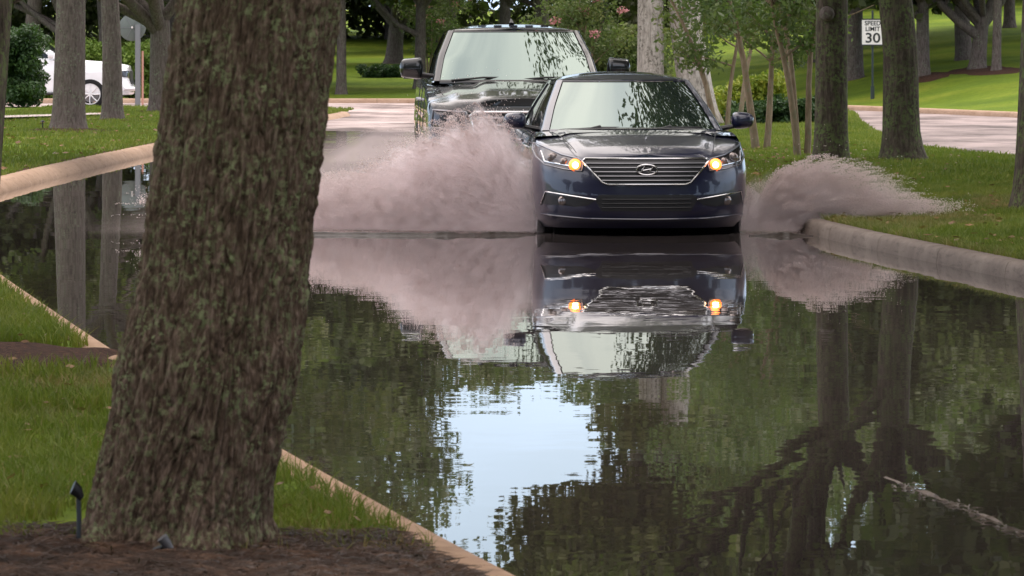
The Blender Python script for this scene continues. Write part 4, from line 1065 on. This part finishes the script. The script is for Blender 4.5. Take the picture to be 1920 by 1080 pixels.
# wipers, mirrors, handles, underside
for (a, b) in (((-.62, 1.2), (.02, 1.2)), ((.0, 1.2), (.6, 1.23))):
    z0 = .968; w_ = MB(); w_.tube([(a[0], a[1] + .06, z0), ((a[0] + b[0]) / 2, a[1] + .04, z0 + .022), (b[0], b[1] + .1, z0 + .02)], .009, 6); w_.tube([(a[0] + .2, a[1] - .0, z0 - .0), (a[0] + .33, a[1] + .05, z0 + .03)], .015, 8); w_.build('wiper', M['black'], car, weld=0)
cw = MB(); cw.grid([[(x, 1.1 + .2 * abs(x / .8) ** 2.4 + d, sed.top(x, 1.12 + d) + .006) for x in np.linspace(-.74, .74, 30)] for d in (0, .1)]); cw.build('cowl', M['black'], car)
for sg in (-1, 1):
    mirror_obj(car, sg, (sg * .85, 1.72, 1.03), (.2, .1, .15), M['navy'])
    for y in (2.35, 3.3): hd = MB(); hd.tube([(sg * .905, y, .86), (sg * .935, y + .03, .862), (sg * .935, y + .17, .868), (sg * .905, y + .2, .87)], .012, 8); hd.build('door_handle', M['chrome_dim'], car)
    for y in (1.42, 2.55, 3.5): sm_ = MB(); sm_.tube([(sg * (float(sed.W(z)) * (1 + sed.side(y, z)) + .0005), y + .06 * (z - .5), z) for z in np.linspace(.28, .94, 12)], .003, 5); sm_.build('door_seam', M['black'], car)
    tl_ = MB(); tl_.box((sg * .7, 4.74, .86), (.34, .1, .14)); tl_.build('tail_light', M['red_lens'], car, bevel=.02)
ub = MB(); ub.box((0, 2.55, .16), (1.5, 4.1, .16)); ub.build('underbody', M['matt_black'], car)

# ---------------- black pickup behind it
TY = R(2.6); TO = (.13, 49.5, -.06)
trk = Shape(n=4.2, nr=6, L=5.85, Lf=.5, Lr=.2, zb=.38, zref=1.2, crown=3.2, gz0=1.3, gz1=1.84, gbf=.13, gbr=.03,
            y0=Tab([(.3, .1), (.42, .0), (.62, 0), (.75, .05), (1.0, .06), (1.08, .1), (1.2, .2), (1.4, .25)], .03), yr0=Tab([(.3, .05), (1.4, .0)], .03),
            W=Tab([(.3, .94), (.5, .985), (.8, 1.0), (1.0, .995), (1.2, .975), (1.4, .95)], .03),
            zs=Tab([(0, 1.04), (.2, 1.08), (.6, 1.13), (1.5, 1.2), (1.9, 1.27), (3.0, 1.3), (5.85, 1.34)], .02),
            zc=Tab([(0, 1.06), (.15, 1.11), (.5, 1.18), (1.5, 1.25), (1.75, 1.27), (2.0, 1.2), (3.9, 1.2), (4.05, 1.25), (5.6, 1.27), (5.85, 1.3)], .012),
            gw=Tab([(0, .885), (.5, .82), (1, .7)], .08), gyf=Tab([(0, 1.68), (1, 2.4)], .02), gyr=Tab([(0, 4.05), (1, 3.9)], .02),
            roof=Tab([(2.2, 1.85), (2.5, 1.885), (3.1, 1.92), (3.8, 1.88)], .05), doors=[(1.1, 1.5), (1.56, 1.93)])
trk.hood = lambda x, y: (.03 / (1 + math.exp((abs(x) - .42) / .02)) + .02 / (1 + math.exp((abs(x) - .72) / .02)) if y < 1.7 else 0.)
trk.side = lambda y, z: (-.01 if abs(z - .85) < .1 and 1 < y < 5 else 0)
tr = thing('pickup_truck', 'black pickup truck following close behind the blue sedan, lower half hidden by spray', 'pickup truck', TO, TY)
finish_body(trk, tr, M['black_paint'], [(1.0, .42, .5, .6), (4.65, .42, .5, .6)])
greenhouse(trk, tr, M['black_paint'], M['glass'])
for x in (-.86, .86):
    for y in (1.0, 4.65): wheel(tr, x, y, .42, .42, .27, .27, M['alloy'], 6)
gg = front_patch(trk, [(-.5, 1.0), (.5, 1.0), (.56, .96), (.5, .66), (-.5, .66), (-.56, .96)], .01, 10, 24).build('grille', M['black'], tr)
for i in range(4): front_line(trk, [(-.5, .94 - .08 * i), (.5, .94 - .08 * i)], .025, .016).build('grille_bar', M['chrome_dim'], gg)
front_line(trk, [(-.5, 1.0), (.5, 1.0), (.56, .96), (.5, .66), (-.5, .66), (-.56, .96)], .02, .016, closed=True).build('chrome_surround', M['chrome'], gg)
front_line(trk, [(-.97, .52), (0, .5), (.97, .52)], .03, .07, sq=(1, .6)).build('bumper', M['chrome_dim'], tr)
for sg in (-1, 1):
    P = [(sg * .6, 1.0), (sg * .94, 1.02), (sg * .96, .84), (sg * .6, .8)]
    h = front_patch(trk, P, .01, 8, 12).build('headlight', M['lamp_dark'], tr)
    front_line(trk, P, .014, .009, closed=True).build('headlight_rim', M['chrome_dim'], h)
    yy = float(trk.front(.74, .92)); p_ = MB(); p_.lathe([(0, -.015), (.04, -.01), (.06, .01)], (sg * .74, yy - .015, .91), 'y', 20); p_.build('projector_lens', M['lens'], h)
    mirror_obj(tr, sg, (sg * .93, 2.15, 1.42), (.25, .11, .22), M['black_paint'], 6)
    mb = MB(); mb.tube([(sg * .93, 2.16, 1.36), (sg * 1.2, 2.14, 1.35)], [.035, .03], 8, sq=(1, .7)); mb.build('mirror_arm', M['black'], tr)
    for y in (2.95, 3.75): hd = MB(); hd.tube([(sg * .97, y, 1.1), (sg * 1.01, y + .03, 1.1), (sg * 1.01, y + .2, 1.1), (sg * .97, y + .23, 1.1)], .015, 8); hd.build('door_handle', M['chrome_dim'], tr)
    for y in (1.75, 2.95, 3.98): MB().tube([(sg * (float(trk.W(z)) + .001), y, z) for z in np.linspace(.5, 1.26, 8)], .004, 5).build('door_seam', M['black'], tr)
for (a, b) in ((-.7, -.02), (-.05, .68)):
    w_ = MB(); w_.tube([(a, 1.74, 1.315), ((a + b) / 2, 1.72, 1.345), (b, 1.8, 1.34)], .012, 6); w_.build('wiper', M['black'], tr)
fin = MB(); fin.tube([(0, 3.0, 1.92), (0, 3.03, 1.95), (0, 3.08, 1.975)], [.03, .02, .008], 8); fin.build('antenna_fin', M['black'], tr)
for x in (-.34, -.17, 0, .17, .34):
    mk = MB(); mk.box((x, 2.52 + .1 * abs(x), 1.897), (.09, .05, .022)); mk.build('marker_lamp', M['lamp_dark'], tr, bevel=.006)
ub = MB(); ub.box((0, 2.9, .4), (1.4, 5.2, .14)); ub.build('underbody', M['black'], tr)

# ---------------- white pickup parked across, behind the trunks at the left
WO = (-9.94, 126, -.0)
wp = Shape(**{k: v for k, v in trk.__dict__.items()})
wp.side = lambda y, z: (.012 if (.3 < z < 1.0 and (abs(y - 1.05) < .62 or abs(y - 4.6) < .62)) else 0)
wt = thing('pickup_truck', 'white pickup parked beyond the left lawn, half hidden by grey trunks', 'pickup truck', WO, R(90))
finish_body(wp, wt, M['white_paint'], [(1.05, .42, .5, .6), (4.65, .42, .5, .6)])
greenhouse(wp, wt, M['white_paint'], M['side_glass'])
for x in (-.9, .9):
    for y in (1.05, 4.65): wheel(wt, x, y, .4, .4, .27, .26, M['alloy_white'], 8)
front_line(wp, [(-.97, .55), (0, .53), (.97, .55)], .05, .1, sq=(1, .6)).build('bumper', M['white_paint'], wt)
gg = front_patch(wp, [(-.5, 1.0), (.5, 1.0), (.56, .96), (.5, .66), (-.5, .66), (-.56, .96)], .02, 10, 24).build('grille', M['black'], wt)
for sg in (-1, 1):
    h = front_patch(wp, [(sg * .6, 1.02), (sg * .985, 1.04), (sg * .985, .84), (sg * .6, .8)], .012, 8, 16).build('headlight', M['lamp_dark'], wt)
    mirror_obj(wt, sg, (sg * .93, 2.1, 1.4), (.22, .12, .2), M['white_paint'], 5)
    for y in (1.85, 2.95, 3.98): MB().tube([(sg * (float(trk.W(z)) + .002), y, z) for z in np.linspace(.5, 1.26, 8)], .006, 5).build('door_seam', M['black'], wt)
    MB().tube([(sg * .99, 1.7, .42), (sg * 1.02, 2.6, .4), (sg * .99, 4.0, .42)], .05, 8, sq=(1, .7)).build('running_board', M['black'], wt)
    for y in (2.75, 3.75): hd = MB(); hd.tube([(sg * .97, y, 1.12), (sg * 1.01, y + .03, 1.12), (sg * 1.01, y + .2, 1.12), (sg * .97, y + .23, 1.12)], .018, 8); hd.build('door_handle', M['chrome_dim'], wt)

# ------------------------------------------------------------------ signs and small things
def text_mesh(txt, size, m, parent, loc, ext=.002, wide=1.0, name='lettering'):
    c = bpy.data.curves.new('t', 'FONT'); c.body = txt; c.size = size; c.align_x = 'CENTER'; c.align_y = 'CENTER'; c.extrude = ext; c.offset = size * .018
    o = bpy.data.objects.new('t', c); COL.objects.link(o); dg = bpy.context.evaluated_depsgraph_get(); me = bpy.data.meshes.new_from_object(o.evaluated_get(dg)); bpy.data.objects.remove(o)
    q = link(name, me, m, parent); q.location = loc; q.rotation_euler = (R(90), 0, 0); q.scale = (wide, 1, 1); return q
SX, SYY = PX(1636, 127), 127
sg_ = thing('speed_sign', 'white SPEED LIMIT 30 sign on a dark post beside the mossy trunk', 'road sign', (SX, SYY, .1))
ps = MB(); ps.tube([(0, 0, -.2), (0, 0, 2.45)], .028, 10); ps.tube([(0, 0, 0), (0, 0, .5)], [.055, .05], 10); ps.tube([(0, 0, 2.45), (0, 0, 2.5)], [.035, .01], 10); ps.build('post', M['post_green'], sg_, weld=0)
pl = MB(); pl.box((.0, -.05, 1.92), (.6, .012, .68)); pl_o = pl.build('sign_panel', M['sign_white'], sg_, bevel=.004)
fm = MB()
for (x, z, a, b) in ((0, 2.262, .6, .03), (0, 1.578, .6, .03), (-.3, 1.92, .03, .654), (.3, 1.92, .03, .654)): fm.box((x, -.055, z), (a, .024, b))
fm.build('sign_frame', M['sign_black'], sg_)
text_mesh('SPEED', .165, M['sign_black'], sg_, (0, -.06, 2.15), wide=.95); text_mesh('LIMIT', .165, M['sign_black'], sg_, (0, -.06, 2.0)); text_mesh('30', .36, M['sign_black'], sg_, (0, -.06, 1.755), wide=1.15)
ds = thing('round_sign', 'back of a round grey sign disc behind the slimmer grey trunk', 'road sign', (PX(255, 122), 122, .1))
d_ = MB(); d_.lathe([(0, -.004), (.335, -.004), (.345, 0), (.345, .01), (.335, .014), (0, .014)], (-.1, .06, 2.02), 'y', 40); d_.build('sign_disc', M['sign_back'], ds)
for a in (0, 1.05, 2.1): rb = MB(); rb.box((-.1, .048, 2.02), (.66, .008, .012), Matrix.Rotation(a, 3, 'Y')); rb.build('rib', M['post_grey'], ds)
hb = MB(); hb.lathe([(0, -.03), (.02, -.03), (.03, 0)], (-.1, .05, 2.02), 'y', 14); hb.build('bolt', M['sign_white'], ds)
pp = MB(); pp.box((.045, 0, .95), (.13, .13, 2.3)); pp.build('post', M['post_grey'], ds, bevel=.01)
mp_ = thing('marker_post', 'thin pinkish post just right of the round sign', 'post', (PX(267.5, 121), 121, .1))
m_ = MB(); m_.box((0, 0, .7), (.05, .05, 1.45)); m_.build('post', M['post_pink'], mp_, bevel=.006)
# two small spike fittings at the foot of the big trunk
sp1 = thing('garden_spotlight', 'small black spike spotlight upright in the mulch left of the big trunk', 'spotlight', (PX(147, 14.0), 14.0, .13))
m_ = MB(); m_.tube([(0, 0, -.05), (.003, 0, .1), (.0, 0, .185)], [.009, .011, .011], 10); m_.build('spike', M['stake'], sp1)
m_ = MB(); m_.tube([(.014, 0, .165), (.0, -.005, .185), (-.024, -.01, .2)], [.014, .021, .024], 14); m_.build('lamp_head', M['black'], sp1)
sp2 = thing('garden_spotlight', 'fallen grey spike spotlight lying in front of the big trunk', 'spotlight', (PX(300, 13.75), 13.75, .14))
m_ = MB(); m_.tube([(-.1, 0, .0), (-.02, 0, .03), (.02, 0, .045)], [.006, .008, .009], 10); m_.build('spike', M['stake'], sp2)
m_ = MB(); m_.tube([(.04, 0, .03), (.025, -.005, .055), (.008, -.01, .078)], [.015, .019, .022], 14); m_.build('lamp_head', simple('faded_plastic', (.1, .1, .11), .5), sp2)
sp1.scale = (.66, .66, .95); sp2.scale = (.75, .75, .75)
for i, (px, py) in enumerate(((80, 246),)):
    g_ = gp(px, py, .15); s3 = thing('path_light', 'tiny dark stake light on the grass by the nearer grey trunk', 'lamp', (g_.x, g_.y, .15))
    m_ = MB(); m_.tube([(0, 0, -.02), (0, 0, .16)], .012, 8); m_.build('stake', M['black'], s3); m_ = MB(); m_.lathe([(0, .2), (.04, .17), (.04, .16), (0, .16)], (0, 0, 0), 'z', 14); m_.build('lamp_head', M['black'], s3)

# ------------------------------------------------------------------ spray thrown up by the sedan
def droplets(P, size, name, label, stretch=None):
    n = len(P); T = np.array([(1, 1, 1), (1, -1, -1), (-1, 1, -1), (-1, -1, 1)], float) * .6
    q = rng.normal(0, 1, (n, 3)); q /= np.linalg.norm(q, axis=1)[:, None]; r2 = np.cross(q, rng.normal(0, 1, (n, 3))); r2 /= np.linalg.norm(r2, axis=1)[:, None]; r3 = np.cross(q, r2)
    B = np.stack([q, r2, r3], 1); v = np.einsum('kj,njl->nkl', T, B) * size[:, None, None]
    if stretch is not None: v = v + stretch[:, None, :] * (np.einsum('nkl,nl->nk', v, stretch) / (np.linalg.norm(stretch, axis=1) + 1e-9)[:, None] / (size[:, None]))[..., None] * 1.0
    v = v + P[:, None, :]
    f = (np.arange(n)[:, None, None] * 4 + np.array([(0, 1, 2), (0, 3, 1), (0, 2, 3), (1, 3, 2)])[None]).reshape(-1, 3)
    return tag(link(name, np_mesh(name, v.reshape(-1, 3), f), M['spray']), label, 'water spray', kind='stuff')
def spray(side, prof, n, nst, name, label, x_in, yc, reach, thin=.0):
    """side -1 left / +1 right; prof = crest height against distance from the flank"""
    pr = Tab(prof, .02)
    s = reach * rng.random(n) ** 1.15; hcrest = pr(s); hcrest = hcrest * (.86 + .3 * fbm(s * 6, s * 0 + 3, k=5))
    h = hcrest * rng.random(n) ** .95
    Y = yc + .25 * s + rng.normal(0, .1 + .1 * s, n)
    dens = fbm(s * 3.2 + 4, h * 4.5, Y * 1.5, 4, 9)
    keep = (rng.random(n) < 1 - thin * (s / reach) ** .8) & (dens > .30 + .1 * (h / np.maximum(hcrest, .05)) ** 3 + .05 * (s / reach)) 
    X = x_in + side * s
    P = np.stack([X, Y, h], 1)[keep]; sz = rng.uniform(.002, .005, len(P))
    # ballistic streaks fanning out
    P2 = []; D2 = []; S2 = []
    for k in range(nst):
        se = rng.uniform(.12, 1.0) ** .9 * reach * 1.05; he = float(pr(min(se, reach))) * rng.uniform(.35, 1.16); m = rng.integers(10, 60)
        t = rng.uniform(.25, .9) + rng.random(m) * rng.uniform(.06, .3); ye = yc + .25 * se + rng.normal(0, .16)
        xx = se * t; hh = he * (1 - np.abs(1 - t) ** 1.7); yy = yc + (ye - yc) * t
        ok = (hh > 0); m = ok.sum()
        if m: P2.append(np.stack([x_in + side * (xx[ok] + rng.normal(0, .005, m)), yy[ok] - .12, hh[ok] + rng.normal(0, .005, m)], 1)); S2.append(rng.uniform(.002, .006, m))
    P2 = np.concatenate(P2); S2 = np.concatenate(S2)
    # fine loose drops above the crest, thinning upwards
    m = n // 9; s3 = reach * 1.15 * rng.random(m); h3 = pr(np.minimum(s3, reach)) * (.8 + rng.exponential(.13, m)); y3 = yc + .25 * s3 + rng.normal(0, .3, m)
    ok = fbm(s3 * 9, h3 * 9, y3 * 2, 3, 15) > .42
    P = np.concatenate([P, P2, np.stack([x_in + side * s3, y3, h3], 1)[ok]]); sz = np.concatenate([sz, S2, rng.uniform(.002, .0055, ok.sum())])
    return droplets(P, sz, name, label)
LP = [(0, .62), (.12, .76), (.28, .98), (.45, 1.02), (.62, .98), (.9, .87), (1.2, .72), (1.5, .52), (2.0, .42), (2.6, .34), (3.2, .26)]
RP = [(0, .42), (.2, .45), (.42, .52), (.65, .6), (.85, .58), (1.05, .52), (1.3, .42), (1.55, .28), (1.9, .17), (2.2, .12)]
spray(-1, LP, 90000, 5200, 'water_spray', 'wide sheet of pinkish grey spray thrown up left of the blue sedan', .22, 41.85, 3.1, .3)
spray(1, RP, 22000, 3600, 'water_spray', 'fan of pinkish grey spray thrown up right of the blue sedan over the kerb', 2.04, 41.7, 1.75, .7)
def mist(side, prof, x_in, yc, reach, dens, thin, label):
    """fine mist between the drops: a closed hull whose air thickens below the crest line"""
    m = bpy.data.materials.new('spray_mist'); m.use_nodes = True; t = m.node_tree; t.nodes.clear()
    o_ = t.nodes.new('ShaderNodeOutputMaterial'); pv = N(t, 'VolumePrincipled'); t.links.new(pv.outputs[0], o_.inputs['Volume'])
    pv.inputs['Color'].default_value = (.95, .875, .88, 1); pv.inputs['Anisotropy'].default_value = .2
    sp = N(t, 'SeparateXYZ'); t.links.new(N(t, 'NewGeometry').outputs['Position'], sp.inputs[0])
    sx = math_(t, 'MULTIPLY', math_(t, 'SUBTRACT', sp.outputs['X'], x_in), side)
    sxo = math_(t, 'ADD', sx, .15); th_ = math_(t, 'ARCTAN2', math_(t, 'ADD', sp.outputs['Z'], .02), sxo)
    ra_ = math_(t, 'SQRT', math_(t, 'ADD', math_(t, 'MULTIPLY', sxo, sxo), math_(t, 'MULTIPLY', sp.outputs['Z'], sp.outputs['Z'])))
    cv = N(t, 'CombineXYZ'); t.links.new(math_(t, 'MULTIPLY', th_, 4.2), cv.inputs[0]); t.links.new(math_(t, 'MULTIPLY', ra_, 3.0), cv.inputs[1]); t.links.new(math_(t, 'MULTIPLY', sp.outputs['Y'], 1.3), cv.inputs[2])
    n1 = noise(t, cv.outputs[0], 1.3, 6, .68); n2 = noise(t, cv.outputs[0], 3.4, 5, .72)
    mr = N(t, 'MapRange', From_Min=-.3, From_Max=reach + .4); t.links.new(sx, mr.inputs[0])
    rr_ = t.nodes.new('ShaderNodeValToRGB'); t.links.new(mr.outputs[0], rr_.inputs[0]); e = rr_.color_ramp.elements
    pts = [(-.3, prof[0][1])] + list(prof) + [(reach + .4, prof[-1][1] * .8)]; pts = [p for p in pts if p[0] <= reach + .4]
    while len(e) < len(pts): e.new(.5)
    for i, (a, v) in enumerate(pts): e[i].position = (a + .3) / (reach + .7); e[i].color = (v / 1.2,) * 3 + (1,)
    crest = math_(t, 'MULTIPLY', rr_.outputs[0], 1.2)
    crest = math_(t, 'MULTIPLY', crest, math_(t, 'ADD', .3, math_(t, 'MULTIPLY', n1, 1.25)))
    below = N(t, 'MapRange', From_Min=-.05, From_Max=.27); t.links.new(math_(t, 'SUBTRACT', crest, sp.outputs['Z']), below.inputs[0])
    far_ = N(t, 'MapRange', From_Min=reach * .35, From_Max=reach + .3, To_Min=1, To_Max=thin); t.links.new(sx, far_.inputs[0])
    yy = math_(t, 'SUBTRACT', sp.outputs['Y'], math_(t, 'ADD', yc, math_(t, 'MULTIPLY', sx, .25)))
    yf_ = N(t, 'MapRange', From_Min=.15, From_Max=.6, To_Min=1, To_Max=0); t.links.new(math_(t, 'ABSOLUTE', yy), yf_.inputs[0])
    d = math_(t, 'MULTIPLY', math_(t, 'MULTIPLY', below.outputs[0], far_.outputs[0]), yf_.outputs[0])
    d = math_(t, 'MULTIPLY', d, ramp(t, n2, [(.36, .2), (.62, 1.)]))
    t.links.new(math_(t, 'MULTIPLY', d, dens), pv.inputs['Density'])
    pr = Tab([(-.3, prof[0][1])] + list(prof), .02); rows = []
    for a in np.linspace(-.08, reach + .3, 30):
        h = float(pr(min(a, prof[-1][0]))) * 1.12 + .1; y0 = yc + .25 * a; zb_ = .012 if (x_in + side * a) < 2.5 else .1
        rows.append([(x_in + side * a, y0 - .6, zb_), (x_in + side * a, y0 - .6, h), (x_in + side * a, y0 + .6, h), (x_in + side * a, y0 + .6, zb_)])
    mb = MB(); mb.grid(rows, True); mb.f.append((0, 1, 2, 3)); k = (len(rows) - 1) * 4; mb.f.append((k + 3, k + 2, k + 1, k))
    o = mb.build('spray_mist', m, smooth=False); return tag(o, label, 'water spray', kind='stuff')
mist(-1, LP, .2, 41.85, 3.1, 9.0, .5, 'fine mist hanging in the spray left of the blue sedan')
mist(1, RP, 2.04, 41.75, 1.75, 5, .04, 'fine mist hanging in the spray right of the blue sedan')

# low crinkled wave that runs ahead of the spray on both sides
def bow_wave(x0, x1, y0, label):
    xs = np.linspace(x0, x1, int(abs(x1 - x0) * 90)); ts = np.linspace(-1, 1, 13); rows = []
    for x in xs:
        h = .006 + .034 * float(fbm(x * 7, 3.3, k=80)) * float(sst(0, .25, min(x - x0, x1 - x))); yc = y0 + .12 * math.sin(x * 2.1) + .1 * float(fbm(x * 5, 1.2, k=81))
        rows.append([(x, yc + t * .07, .003 + h * math.exp(-(t * 1.9) ** 2) - .006 * abs(t) ** 4 + .003 * float(vnoise(x * 60, t * 4))) for t in ts])
    mb = MB(); mb.grid(rows); tag(mb.build('bow_wave', M['wave']), label, 'wave', kind='stuff')
M['wave'] = simple('wave_water', (.03, .024, .02), .3, 0, IOR=1.333, Specular_IOR_Level=.15)
bow_wave(-2.6, .2, 41.0, 'low crinkled wave in front of the left spray')
bow_wave(2.02, 2.56, 40.9, 'low crinkled wave in front of the right spray')
